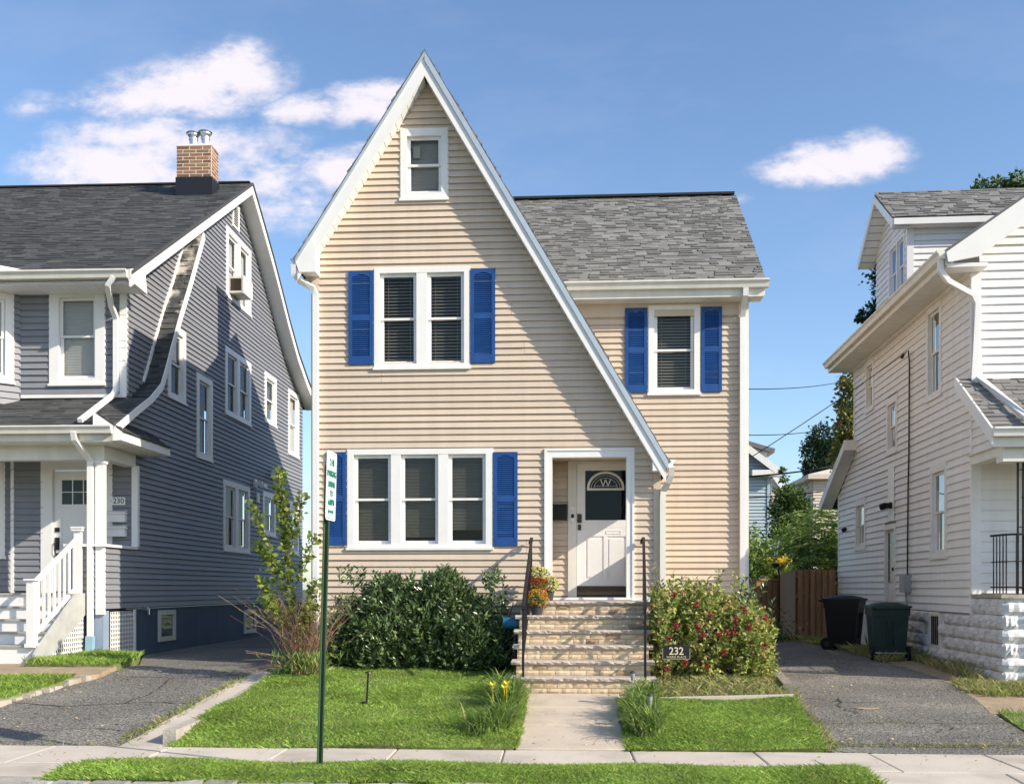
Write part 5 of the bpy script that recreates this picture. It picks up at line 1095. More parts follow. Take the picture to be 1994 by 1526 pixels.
def lap(mb, tf, poly, pitch, holes=()):
    zs = [p[1] for p in poly]; z = min(zs)
    while z < max(zs)-.02:
        zt = min(z+pitch, max(zs))
        for a0, b0, a1, b1 in segs(poly, list(holes), z, zt): mb.v += [tf(*p) for p in ((a0,.03,z+.02),(b0,.03,z+.02),(b1,.0,zt),(a1,.0,zt),(a0,-.01,z+.02),(b0,-.01,z+.02))]; n = len(mb.v)-6; mb.f += [(n,n+1,n+2,n+3),(n,n+4,n+5,n+1)]
        z = zt
    return mb
BB = Thing('blue_house', 'pale blue sided house behind the trees beside the beige house', 'house', (6.5, 40, .2))
pol = [(4.3,.2),(7.45,.2),(7.45,6.35),(5.2,8.0),(4.3,8.0)]; wm = lap(MB(), front(40), pol, .13); wm.f += []; BB.part('wall', wm, M['bgblue'])
mb = MB(front(40)); mb.prism([(4.3,.2),(7.44,.2),(7.44,6.3),(5.2,7.95),(4.3,7.95)], -.3, -.02); BB.part('wall_core', mb, M['bgblue'])
mb = MB(front(39.6)); mb.prism([(7.85,6.10),(5.2,8.25),(4.2,8.9),(4.2,8.7),(5.2,8.0),(7.75,5.95)], -8, .0); BB.part('roof', mb, M['bgroof'])
mb = MB(front(39.58)); mb.prism([(7.85,6.12),(4.2,8.92),(4.2,8.62),(7.6,6.0)], -.02, .03); mb.box(6.75,7.9,-.4,.02,5.88,6.12); BB.part('rake_board', mb, M['white'])
mb = MB(front(40)); mb.box(7.38,7.5,-.02,.05,.2,6.1); BB.part('corner_board', mb, M['bgblue'])
BC = Thing('white_house', 'small white gabled house peeking above the pale blue house', 'house', (8.5, 52, .2))
pol = [(6.0,.2),(9.6,.2),(9.6,8.55),(8.2,8.9),(6,9.4)]; BC.part('wall', lap(MB(), front(52), pol, .16), M['pale']); mb = MB(front(52)); mb.prism([(6,.2),(9.55,.2),(9.55,8.5),(8.2,8.85),(6,9.35)], -6, -.02); BC.part('wall_core', mb, M['pale'])
mb = MB(front(51.7)); mb.prism([(9.95,8.55),(6,9.75),(6,9.5),(9.9,8.35)], -7, 0); BC.part('roof', mb, M['bgroof'])
pol = [(9.6,.2),(11.9,.2),(11.9,3.9),(9.6,7.2)]; BC.part('side_wing', lap(MB(), front(51), pol, .16), M['bgcream']); mb = MB(front(50.9)); mb.prism([(12.3,3.6),(9.5,7.6),(9.5,7.25),(12.1,3.5)], -5, .05); BC.part('wing_roof', mb, M['white'])
BD = Thing('cream_house', 'cream sided house half hidden between green trees at the back', 'house', (11.5, 46, .2))
pol = [(10.5,.2),(13.6,.2),(13.6,6.4),(10.5,6.4)]; BD.part('wall', lap(MB(), front(46), pol, .125), M['bgcream']); mb = MB(front(46)); mb.box(10.5,13.6,-6,-.02,.2,6.35); BD.part('wall_core', mb, M['bgcream'])
pol = [(46,.2),(50,.2),(50,6.4),(46,6.4)]; BD.part('wall', lap(MB(), west(10.5), pol, .125), M['bgcream'])
mb = MB(); mb.box(10.2,14,45.6,50.4,6.4,6.6); mb.rprism([(10.2,45.6,6.6),(14,45.6,6.6),(14,50.4,6.6),(10.2,50.4,6.6)], [(12,47,7.1),(13.9,47,7.1),(13.9,49,7.1),(12,49,7.1)]); BD.part('roof', mb, M['bgcream'])
mb = MB(west(10.5)); frame_box(mb,46.6,48.6,3.2,5.6,.12,.0,.06); w_ = BD.part('window', mb, M['bronze']); mb = MB(west(10.5)); mb.box(46.7,48.5,.031,.036,3.3,5.5); BD.part('pane', mb, M['glass_sky'], w_)
mb = MB(west(10.5)); mb.box(46.7,48.5,.02,.03,3.3,5.5); BD.part('dim_interior', mb, M['room'], w_)
RT = Thing('red_roofed_house', 'red roofed house showing between vines and the white house', 'house', (17.0, 60, .2))
mb = MB(front(60)); mb.prism([(14.6,.2),(22,.2),(22,7.5),(18,11.6),(15.4,8.9),(14.6,8.2)], -6, 0); RT.part('wall', mb, M['bgcream']); mb = MB(front(59.6)); mb.prism([(14.1,7.6),(18,12.1),(22.5,7.4),(22.5,7.1),(18,11.7),(14.1,7.25)], -7, 0); RT.part('roof', mb, M['redtile'])
def wire(p, q, sag, r, label):
    p = Vector(p); q = Vector(q); n = 14; mb = MB(); mb.tube([tuple(p.lerp(q, i/n)-Vector((0,0,sag*4*(i/n)*(1-i/n)))) for i in range(n+1)], r, 5)
    single('power_line', mb, M['rubber'], label, 'wire', tuple(p), 'overhead wires between the houses')
HX = 2.9
wire((HX,17.6,4.98), (7.96,30,7.61), .08, .008, 'thin overhead wire, the highest of those crossing the sky gap')
wire((HX,17.6,4.20), (7.67,30,6.29), .08, .008, 'overhead wire second from top, nearly level across the sky gap')
wire((HX,18,3.78), (6.24,19.92,6.05), .03, .008, 'overhead wire climbing steeply to the white house wall')
wire((HX,17.9,3.52), (7.53,30,5.15), .04, .018, 'thick dark cable crossing low between the two houses')
wire((HX,17.9,3.16), (7.38,30,4.45), .04, .011, 'lowest cable in the gap, below the thick dark one')
mb = MB(); mb.box(HX-.04,HX+.06,17.9,18.1,3.5,3.75); mb.box(HX,HX+.09,17.95,18.05,3.42,3.5); H1.part('cable_bracket', mb, M['white'])
# ------------------------------------------------------------------ plants
def unit(a): return a/np.maximum(1e-9, np.linalg.norm(a, axis=1, keepdims=True))
def leaf_arrays(P, D, L, W, fold=.25, droop=.0, r=None):
    r = r or rng; n = len(P); D = unit(np.asarray(D, float)); R = r.normal(size=(n,3)); S = unit(np.cross(D, R)); Nn = np.cross(S, D)
    flip = np.where(Nn[:,2:3] < 0, -1, 1); Nn = Nn*flip; L = np.asarray(L).reshape(-1,1)*np.ones((n,1)); W = np.asarray(W).reshape(-1,1)*np.ones((n,1))
    mid = P+D*L*.45; tip = P+D*L-np.array([0,0,1.])*L*droop
    V = np.stack([P, mid+S*W/2+Nn*W*fold, tip, mid-S*W/2+Nn*W*fold], 1).reshape(-1,3); i = np.arange(n)*4
    F_ = np.concatenate([np.stack([i,i+1,i+2],1), np.stack([i,i+2,i+3],1)], 0); return V, F_
def shoots(starts, ends, per, spread=.9, tail=1.):
    """leaf bases and directions in a spiral along each shoot"""
    P = []; D = []
    A = np.asarray(starts); B = np.asarray(ends); d = unit(B-A)
    for k in range(per):
        t = (1-tail)+tail*(k+.5)/per+rng.uniform(-.03,.03,len(A)); p = A+(B-A)*t[:,None]
        R = rng.normal(size=A.shape); s = unit(np.cross(d, R)); out = d*(1-spread*.6*(1-.6*t[:,None]))+s*spread
        P.append(p); D.append(out)
    return np.concatenate(P), np.concatenate(D)
def stems(mb, A, B, r, n=4, bend=.1):
    for a, b in zip(A, B):
        a = Vector(a); b = Vector(b); m = a.lerp(b, .5)+Vector((random.uniform(-1,1),random.uniform(-1,1),random.uniform(-.5,.5)))*bend*(b-a).length
        mb.tube([tuple(a), tuple(m), tuple(b)], r, n, r*.5)
    return mb
# laurel hedge under the ground-floor windows
HG = Thing('laurel_hedge', 'dark glossy laurel hedge under the ground-floor windows', 'hedge', (-2.2, 14.7, .5))
n = 1500; xs_ = rng.uniform(-3.55,-.95,n); ph = (xs_+3.55)/2.6
top = 1.60+.15*np.sin(xs_*2.6+1.1)+.13*np.sin(xs_*6.1)-.45*np.clip((ph-.80)/.20,0,1)**1.5-.35*np.clip((.14-ph)/.14,0,1)
fr_ = rng.random(n); ang = rng.uniform(0, math.pi*.62, n)   # 0 = straight to the street, pi/2 = up
yy = 14.95-.85*np.cos(ang)*(.8+.25*rng.random(n)); zz = .55+(top-.55)*np.maximum(np.sin(ang), 0)**.75+rng.uniform(-.05,.1,n)
low = rng.random(n) < .42; zz = np.where(low, rng.uniform(.52,1.2,n), zz); yy = np.where(low, 14.12+rng.uniform(0,.25,n)+.1*np.sin(xs_*5), yy)
B = np.stack([xs_, yy, zz], 1); A = np.stack([xs_*.98-.04+rng.normal(0,.05,n), np.minimum(yy+.30,15.3), zz-rng.uniform(.22,.34,n)], 1)
B = np.concatenate([B, np.stack([rng.uniform(-3.4,-1.0,36), rng.uniform(14.4,15.0,36), rng.uniform(1.72,1.92,36)],1)]); A = np.concatenate([A, B[-36:]-np.array([0,-.03,.26])])
P, D_ = shoots(A, B, 15, .8)
V, F_ = leaf_arrays(P, D_, rng.uniform(.075,.125,len(P)), rng.uniform(.027,.042,len(P)), .2)
n2 = 5000; P2 = np.stack([rng.uniform(-3.5,-1.0,n2), rng.uniform(14.4,15.4,n2), rng.uniform(.5,1.5,n2)], 1); V2, F2_ = leaf_arrays(P2, rng.normal(size=(n2,3)), .1, .035)
HG.npart('foliage', np.concatenate([V, V2]), np.concatenate([F_, F2_+len(V)]), M['laurel'], stuff=True)
mb = MB()
for i in range(26):
    x = random.uniform(-3.4,-1.05); mb.tube([(x,14.8+random.uniform(-.2,.3),.42),(x+random.uniform(-.15,.15),14.75,.9),(x+random.uniform(-.25,.25),14.7+random.uniform(-.3,.3),1.4)], .016, 5, .007)
HG.part('stems', mb, M['bark'])
# sapling and dry stems at the lawn's left corner
SPL = Thing('maple_sapling', 'tall leafy sapling with lime leaves at the corner of the lawn', 'sapling', (-3.85, 14.0, .45))
trk = [(-3.85,14.0,.42),(-3.9,14.0,1.1),(-4.0,14.02,1.9),(-4.04,14.0,2.6),(-4.1,14.0,3.25)]
mb = MB(); mb.tube(trk, .02, 6, .006)
br = [((-3.9,14,1.1),(-4.45,13.9,2.75)),((-3.95,14,1.5),(-3.6,14.0,2.35)),((-3.98,14,1.7),(-4.45,14.1,2.2)),((-3.9,14,1.0),(-4.35,13.9,1.75)),((-3.88,14,.9),(-3.55,13.9,1.7)),((-4.0,14,2.0),(-3.78,14,2.9)),((-3.88,14,.9),(-4.25,13.8,1.45)),((-3.86,14,.8),(-3.6,13.8,1.35)),((-4.0,14.0,2.1),(-4.14,14.0,2.95))]
stems(mb, [b[0] for b in br], [b[1] for b in br], .009, 5, .06); SPL.part('trunk', mb, M['bark'])
SA = [trk[1],trk[2],trk[3]]+[tuple(Vector(a).lerp(Vector(b),.25)) for a,b in br]; SB = [trk[2],trk[3],trk[4]]+[b for a,b in br]
Pl, Dl = [], []
for a, b, k in zip(SA, SB, [150,170,150]+[160,90,120,160,140,120,150,130,90]):
    p, d = shoots(np.array([a]), np.array([b]), k, .9); Pl.append(p+rng.normal(0,.035,p.shape)); Dl.append(d-np.array([0,0,.35]))
P = np.concatenate(Pl); V, F_ = leaf_arrays(P, np.concatenate(Dl), rng.uniform(.06,.10,len(P)), rng.uniform(.05,.08,len(P)), .12); SPL.npart('leaves', V, F_, M['lime'])
DB = Thing('dry_stemmed_shrub', 'tangle of reddish dry stems around the sapling base', 'shrub', (-3.75, 13.85, .45))
mb = MB(); E_ = []
for i in range(230):
    a = random.uniform(0,2*math.pi); rr = random.random()**.5*.22; x0, y0 = -3.70+rr*math.cos(a), 13.85+rr*math.sin(a); L_ = random.uniform(.5,1.25); tx = random.gauss(0,.36); ty_ = random.gauss(0,.25)
    e = (x0+tx*L_, y0+ty_*L_-.05, .42+L_*.95); m = (x0+tx*L_*.35, y0+ty_*L_*.3, .42+L_*.55); mb.tube([(x0,y0,.40),m,e], .0042, 3, .0018); E_.append((m,e))
    if i % 2: 
        f_ = Vector(m).lerp(Vector(e),.5); mb.tube([tuple(f_), tuple(f_+Vector((random.gauss(0,.14),random.gauss(0,.1),random.uniform(.05,.2))))], .0026, 3, .0012)
for i in range(8): a = random.uniform(-1,1); mb.tube([(-3.75,13.8,.5),(-3.95-.25*random.random(),13.6,.62+.1*a),(-4.35-.15*random.random(),13.5,.60+.2*a)], .004, 3, .002)
DB.part('stems', mb, M['twig'], stuff=True)
Pm = np.array([Vector(m).lerp(Vector(e), random.random()) for m, e in E_ for _ in range(3)]); V, F_ = leaf_arrays(Pm, rng.normal(size=Pm.shape), rng.uniform(.03,.055,len(Pm)), .018); DB.npart('leaves', V, F_, M['lime'], stuff=True)
nb = 700; Pb = np.stack([rng.normal(-3.72,.2,nb), rng.normal(13.75,.16,nb), np.full(nb,.44)+rng.uniform(0,.25,nb)],1); V, F_ = leaf_arrays(Pb, rng.normal(size=Pb.shape)*[.6,.6,.3]+[0,0,.9], rng.uniform(.08,.16,nb), .016); DB.npart('base_growth', V, F_, M['lily'], stuff=True)
# red flowered bush right of the steps
RB = Thing('flowering_bush', 'yellow-green bush with red flower clusters right of the steps', 'bush', (1.8, 14.3, .4))
n = 1150; u = rng.uniform(0,2*np.pi,n); v = rng.uniform(-.15,1,n); rr = np.sqrt(1-np.clip(v,-1,1)**2*.8)
cx = rng.choice([1.25,1.75,2.2,2.35], n, p=[.25,.3,.25,.2]); hx = np.where(cx < 1.4, 1.40, np.where(cx < 2, 1.42, np.where(cx<2.3,1.22,.98)))
B = np.stack([cx+.36*np.cos(u)*rr+rng.normal(0,.05,n), 14.0+.48*np.sin(u)*rr*np.where(np.sin(u)<0,1.25,1), .50+np.clip(v,0,1)**.8*(hx-.35)+rng.uniform(0,.18,n)], 1)
B[:,0] = np.clip(B[:,0], 1.02, 2.68); A = np.stack([cx+(B[:,0]-cx)*.35, 14.1+(B[:,1]-14.1)*.4, np.maximum(.42, B[:,2]-rng.uniform(.25,.45,n))], 1)
P, D_ = shoots(A, B, 15, .95, .8); V, F_ = leaf_arrays(P, D_-np.array([0,0,.15]), rng.uniform(.045,.08,len(P)), rng.uniform(.032,.05,len(P)), .15)
RB.npart('foliage', V, F_, M['bushleaf'], stuff=True); mb = MB(); stems(mb, [(1.8+random.gauss(0,.3),14.2+random.gauss(0,.12),.36) for _ in range(60)], [tuple(b) for b in B[:60]], .008, 4, .08); RB.part('stems', mb, M['bark'])
tl = [((1.15,13.9,1.0),(1.07,13.8,1.88)),((1.28,13.9,1.0),(1.32,13.85,1.80)),((2.0,14.2,1.1),(1.95,14.1,1.86)),((2.2,14.2,1.1),(2.15,14.1,1.80)),((2.1,14.2,1.0),(2.28,14.0,1.72)),((1.62,14.6,1.0),(1.60,14.6,1.74))]
P, D_ = shoots(np.array([a for a,b in tl]), np.array([b for a,b in tl]), 34, 1.0); P += rng.normal(0,.025,P.shape); V, F_ = leaf_arrays(P, D_, rng.uniform(.06,.09,len(P)), rng.uniform(.035,.05,len(P)), .15); RB.npart('tall_shoots', V, F_, M['bushleaf'], stuff=True)
mb = MB(); stems(mb, [a for a,b in tl], [b for a,b in tl], .006, 4, .03); RB.part('shoot_stems', mb, M['bark'], stuff=True)
fl = [(1.29,13.52,1.52),(1.55,13.5,1.38),(1.57,13.45,1.10),(1.62,13.42,1.0),(1.84,13.42,1.01),(1.93,13.45,1.03),(2.02,13.45,1.04),(2.22,13.5,1.10),(2.45,13.6,1.22),(2.05,13.45,1.2),(1.30,13.45,1.12),(1.90,13.43,.78),(1.68,13.42,.62),(1.17,13.45,.56),(1.40,13.45,.64),(2.42,13.5,.86),(1.72,13.5,1.25),(2.15,13.5,1.33),(1.2,13.48,.95)]
V_, N_ = [], 0
for c in fl:
    k = 42; d = unit(rng.normal(size=(k,3))); V_.append(np.array(c)+np.array([0,-.22,0])+d*rng.uniform(.015,.042,(k,1)))
P = np.concatenate(V_); V, F_ = leaf_arrays(P, rng.normal(size=P.shape), .03, .022); RB.npart('flower_clusters', V, F_, M['red'], stuff=True)
# laurel tip shoots poking up behind that bush
LB2 = Thing('laurel_shrub', 'dark laurel shoots behind the red flowered bush', 'shrub', (2.0, 15.2, .45))
A = np.stack([rng.choice([1.62,2.5,2.6,1.7],60)+rng.normal(0,.12,60), rng.uniform(15.0,15.5,60), rng.uniform(.9,1.45,60)],1); B = A+np.stack([rng.normal(0,.06,60), rng.normal(-.05,.05,60), rng.uniform(.25,.36,60)],1)
P, D_ = shoots(A, B, 14, .8); V, F_ = leaf_arrays(P, D_, rng.uniform(.08,.12,len(P)), .03, .2); LB2.npart('foliage', V, F_, M['laurel'], stuff=True); mb = MB(); stems(mb, [(a[0]*.6+.8,15.25,.42) for a in A[:24]], [tuple(a) for a in A[:24]], .01, 4); LB2.part('stems', mb, M['bark'])
# strap-leaved clumps along the walk
def strap(T, cx, cy, rx, ry, n, L0, L1, zf, name='leaves'):
    V = []; Fq = []
    for i in range(n):
        a = rng.uniform(0,2*np.pi); r = math.sqrt(rng.random()); x = cx+rx*r*math.cos(a); y = cy+ry*r*math.sin(a); L_ = rng.uniform(L0,L1); b = rng.uniform(0,2*np.pi); out = rng.uniform(.55,1.1); w = rng.uniform(.005,.009); z = zf(x,y)-.01; s = (-math.sin(b)*w, math.cos(b)*w); k0 = len(V)
        for k in range(6):
            t = k/5; h = L_*(1.25*t-.75*out*t*t*1.15); o = L_*out*t**1.5; ww = (1-t**3)
            V.append((x+math.cos(b)*o-s[0]*ww, y+math.sin(b)*o-s[1]*ww, z+h)); V.append((x+math.cos(b)*o+s[0]*ww, y+math.sin(b)*o+s[1]*ww, z+h))
        Fq += [(k0+2*k,k0+2*k+1,k0+2*k+3,k0+2*k+2) for k in range(5)]
    return T.npart(name, np.array(V), np.array(Fq), M['lily'])
def clump(label, spots, base):
    T = Thing('daylily_clump', label, 'plant', base, group='strap-leaved clumps along the walk')
    for (cx, cy, rx, ry, n) in spots: strap(T, cx, cy, rx, ry, n, .22, .46, lawnz)
    return T
CL = clump('strap-leaved daylily clump with yellow blooms left of the walk', [(-.80,11.0,.15,.32,300),(-.80,11.8,.16,.32,300),(-.85,12.5,.18,.35,300),(-1.0,10.7,.14,.22,120)], (-.8,11.6,.1))
mb = MB()
for (x, y, z) in ((-.93,11.55,.50),(-.77,11.5,.52),(-.80,11.55,.47)):
    for k in range(6):
        a = k*math.pi/3; d = Vector((math.cos(a),math.sin(a)*.8-.3,.45+.3*math.sin(a))); s = Vector((-math.sin(a),math.cos(a),0))*.016; p = Vector((x,y,z)); q = p+d*.035; t = p+d*.07
        mb.raw([tuple(p),tuple(q+s),tuple(t),tuple(q-s)], [(0,1,2,3)])
    mb.tube([(x,y+.02,.2),(x,y,z)], .004, 4)
CL.part('yellow_blooms', mb, M['yellow'])
clump('strap-leaved clump with small lamps right of the walk', [(.74,10.75,.18,.3,330),(.74,11.5,.16,.28,240),(.80,12.3,.18,.25,220)], (.72,11.4,.1))
# potted mums
def mum(label, c, r, pr, phh, pm, potm=True):
    T = Thing('potted_mum', label, 'potted plant', c); x, y, z = c
    mb = MB(); mb.lathe([(pr*.72,0),(pr*.97,phh-.02),(pr*1.08,phh-.02),(pr*1.08,phh),(pr*.9,phh),(pr*.88,phh-.02)], (x,y,z), 14); T.part('pot', mb, M['pot'])
    zc = z+phh+r*.45; k = 420; d = unit(rng.normal(size=(k,3))); P = np.array([x,y,zc])+d*np.array([1,1,.72])*r*rng.uniform(.55,.95,(k,1)); V, F_ = leaf_arrays(P, d+rng.normal(0,.5,d.shape), .035, .024); T.npart('foliage', V, F_, M['lily'])
    k = 150; d = unit(rng.normal(size=(k,3))+np.array([0,-.25,.55])); cen = np.array([x,y,zc])+d*np.array([1,1,.75])*r; Ps, Ds = [], []
    for j in range(9): rad = unit(rng.normal(size=d.shape)); t = unit(np.cross(d, rad)); Ps.append(cen+d*.003*j); Ds.append(t+d*.45)
    V, F_ = leaf_arrays(np.concatenate(Ps), np.concatenate(Ds), r*.145, r*.09, .05); T.npart('blooms', V, F_, pm)
mum('pale yellow mums in a charcoal pot beside the doorway', (-.40,15.05,1.42), .145, .10, .17, M['paley'])
mum('cream yellow mums behind the rust red ones on the landing', (-.55,15.35,1.42), .155, .10, .30, M['paley'])
mum('rust red mums at the landing edge by the left railing', (-.54,14.62,1.42), .145, .10, .14, M['rust'])
mum('orange mums in a dark pot one step below the landing', (-.53,14.24,1.23), .145, .10, .16, M['orange'])

# ------------------------------------------------------------------ small things in front
# parking sign
SG = Thing('parking_sign', 'white street parking sign with green lettering on a green post', 'sign', (-2.27, 9.0, .02))
ax = Vector((.028,0,1)).normalized(); b0 = Vector((-2.27,9.0,-.02))
fd = Vector((.05,.999,0)).normalized()      # direction of the sign face, near edge to far edge
nn = Vector((fd.y,-fd.x,0))
mb = MB(); pr_ = [(-.028,-.014),(-.016,-.014),(-.010,.010),(.010,.010),(.016,-.014),(.028,-.014),(.028,-.008),(.020,-.008),(.014,.016),(-.014,.016),(-.020,-.008),(-.028,-.008)]
lp_ = lambda h: [tuple(b0+ax*h+Vector((u,v,0))) for u, v in pr_]; mb.rprism(lp_(0), lp_(2.72)); SG.part('post', mb, M['greenpost'])
mb = MB(); hw, hh, rr = .153, .305, .035; c0 = b0+ax*2.53+nn*.03; corner = []
for sx, sz, a0 in ((1,1,0),(-1,1,90),(-1,-1,180),(1,-1,270)):
    for k in range(5): a = math.radians(a0+22.5*k); corner.append((sx*(hw-rr)+rr*math.cos(a), sz*(hh-rr)+rr*math.sin(a)))
pt = lambda u, v, o: tuple(c0+fd*u+ax*v+nn*o)
mb.rprism([pt(u,v,0) for u,v in corner], [pt(u,v,.003) for u,v in corner]); PLT = SG.part('sign_plate', mb, M['signwhite'])
for body, v, s in (('2 HR',.205,.085),('PARKING',.105,.078),('8:00AM',.012,.078),('TO',-.07,.075),('6:00PM',-.148,.078)):
    SG.part('lettering', text_mb(body, s, pt(0,v,.0055), fd, ax, .002, sx=.82, bold=.0012), M['signgreen'], PLT)
mb = MB(); aw = [(-.09,0),(-.055,.035),(-.055,.012),(.055,.012),(.055,.035),(.09,0),(.055,-.035),(.055,-.012),(-.055,-.012),(-.055,-.035)]
mb.rprism([pt(u,v-.228,.0035) for u,v in aw], [pt(u,v-.228,.005) for u,v in aw])
inset = [(u*.93,v*.955) for u,v in corner]; ins2 = [(u*.90,v*.937) for u,v in corner]; n_ = len(inset)
mb.raw([pt(u,v,.0042) for u,v in inset]+[pt(u,v,.0042) for u,v in ins2], [(i,(i+1)%n_,n_+(i+1)%n_,n_+i) for i in range(n_)]); SG.part('arrow_and_border', mb, M['signgreen'], PLT)
mb = MB(); mb.box(-2.2,-2.196,8.97,8.974,2.3,2.304)
for v in (.25,-.27):
    p = Vector(pt(0,v,.004)); mb.tube([tuple(p-nn*.04), tuple(p+nn*.004)], .007, 6)
mb.v = mb.v[8:]; mb.f = [tuple(i-8 for i in f) for f in mb.f[6:]]; SG.part('bolts', mb, M['steel'])
# house number plaque
HN = Thing('address_plaque', 'black arched 232 address plaque on thin stakes before the bush', 'plaque', (1.29, 13.05, .35)); yq = 13.05
mb = MB(front(yq)); cxq = 1.275; hwq = .178; zb_, ze, zt_ = .70, .845, .895
mb.prism([(cxq-hwq,zb_),(cxq+hwq,zb_),(cxq+hwq,ze)]+[(cxq+hwq*math.cos(math.pi*k/12)*.98, ze+(zt_-ze)*math.sin(math.pi*k/12)) for k in range(13)]+[(cxq-hwq,ze)], 0, .012); PQ = HN.part('plate', mb, M['plaque'])
HN.part('numerals', text_mb('232', .135, (cxq,yq-.014,.805), (1,0,0), (0,0,1), sx=.92, bold=.002), M['gold'], PQ); HN.part('street_name', text_mb('WARD PLACE', .04, (cxq,yq-.014,.732), (1,0,0), (0,0,1)), M['gold'], PQ)
mb = MB(front(yq)); o_ = [(cxq-hwq+.008,zb_+.008),(cxq+hwq-.008,zb_+.008)]; mb.box(cxq-hwq+.006,cxq+hwq-.006,.012,.014,zb_+.006,zb_+.010); mb.box(cxq-hwq+.006,cxq-hwq+.010,.012,.014,zb_+.006,ze); mb.box(cxq+hwq-.010,cxq+hwq-.006,.012,.014,zb_+.006,ze); HN.part('plate_border', mb, M['gold'], PQ)
for s in (-1,1): mb = MB(); x = cxq+s*.165; mb.box(x-.006,x+.006,yq+.0,yq+.012,.28,.82); HN.part('stake', mb, M['iron'])
# path light and solar lanterns
PLT_ = Thing('path_light', 'slim black T-shaped path light standing in the front lawn', 'garden light', (-2.45, 11.9, .28)); z0 = lawnz(-2.45,11.9)
mb = MB(); mb.tube([(-2.45,11.9,z0-.05),(-2.425,11.9,z0+.40)], .011, 8); PLT_.part('stem', mb, M['iron'])
mb = MB(); mb.lathe([(.006,.0),(.045,.0),(.04,.012),(.006,.022)], (-2.424,11.9,z0+.385), 10); PLT_.part('cap', mb, M['iron'])
mb = MB(); mb.lathe([(.035,.0),(.035,.02),(.01,.026)], (-2.47,11.88,z0+.03), 10); PLT_.part('foot', mb, M['iron'])
def lantern(x, y, h, label):
    z = lawnz(x,y); T = Thing('solar_lantern', label, 'garden light', (x,y,z), group='small solar lanterns in the strap-leaved clump')
    mb = MB(); mb.tube([(x,y,z-.05),(x,y,z+h)], .007, 6); T.part('stake', mb, M['steel'])
    mb = MB(); mb.lathe([(.016,0),(.026,.05),(.028,.09)], (x,y,z+h), 12); T.part('shade', mb, M['lamp']); mb = MB(); mb.lathe([(.036,.09),(.032,.105),(.015,.118),(.004,.12)], (x,y,z+h), 12); T.part('cap', mb, M['pot'])
lantern(.80,11.05,.20,'little solar lantern nearest the sidewalk, in the right clump'); lantern(.68,12.2,.26,'little solar lantern nearest the steps, in the right clump')
# garden hose reel behind the railing, in the shade of the hedge
HR = Thing('hose_reel', 'teal hose reel in the shade between hedge and steps', 'hose reel', (-.90,14.2,.4))
mb = MB(); mb.tube([(-.98,14.25,.38),(-.98,14.25,1.18)], .014, 6); mb.tube([(-.82,14.25,.38),(-.82,14.25,1.18)], .014, 6); HR.part('stand', mb, M['iron'])
mb = MB(); mb.box(-1.0,-.80,14.2,14.28,1.08,1.2); mb.tube([(-1.0,14.22,1.12),(-.80,14.22,1.12)], .08, 12); HR.part('reel', mb, M['teal'])
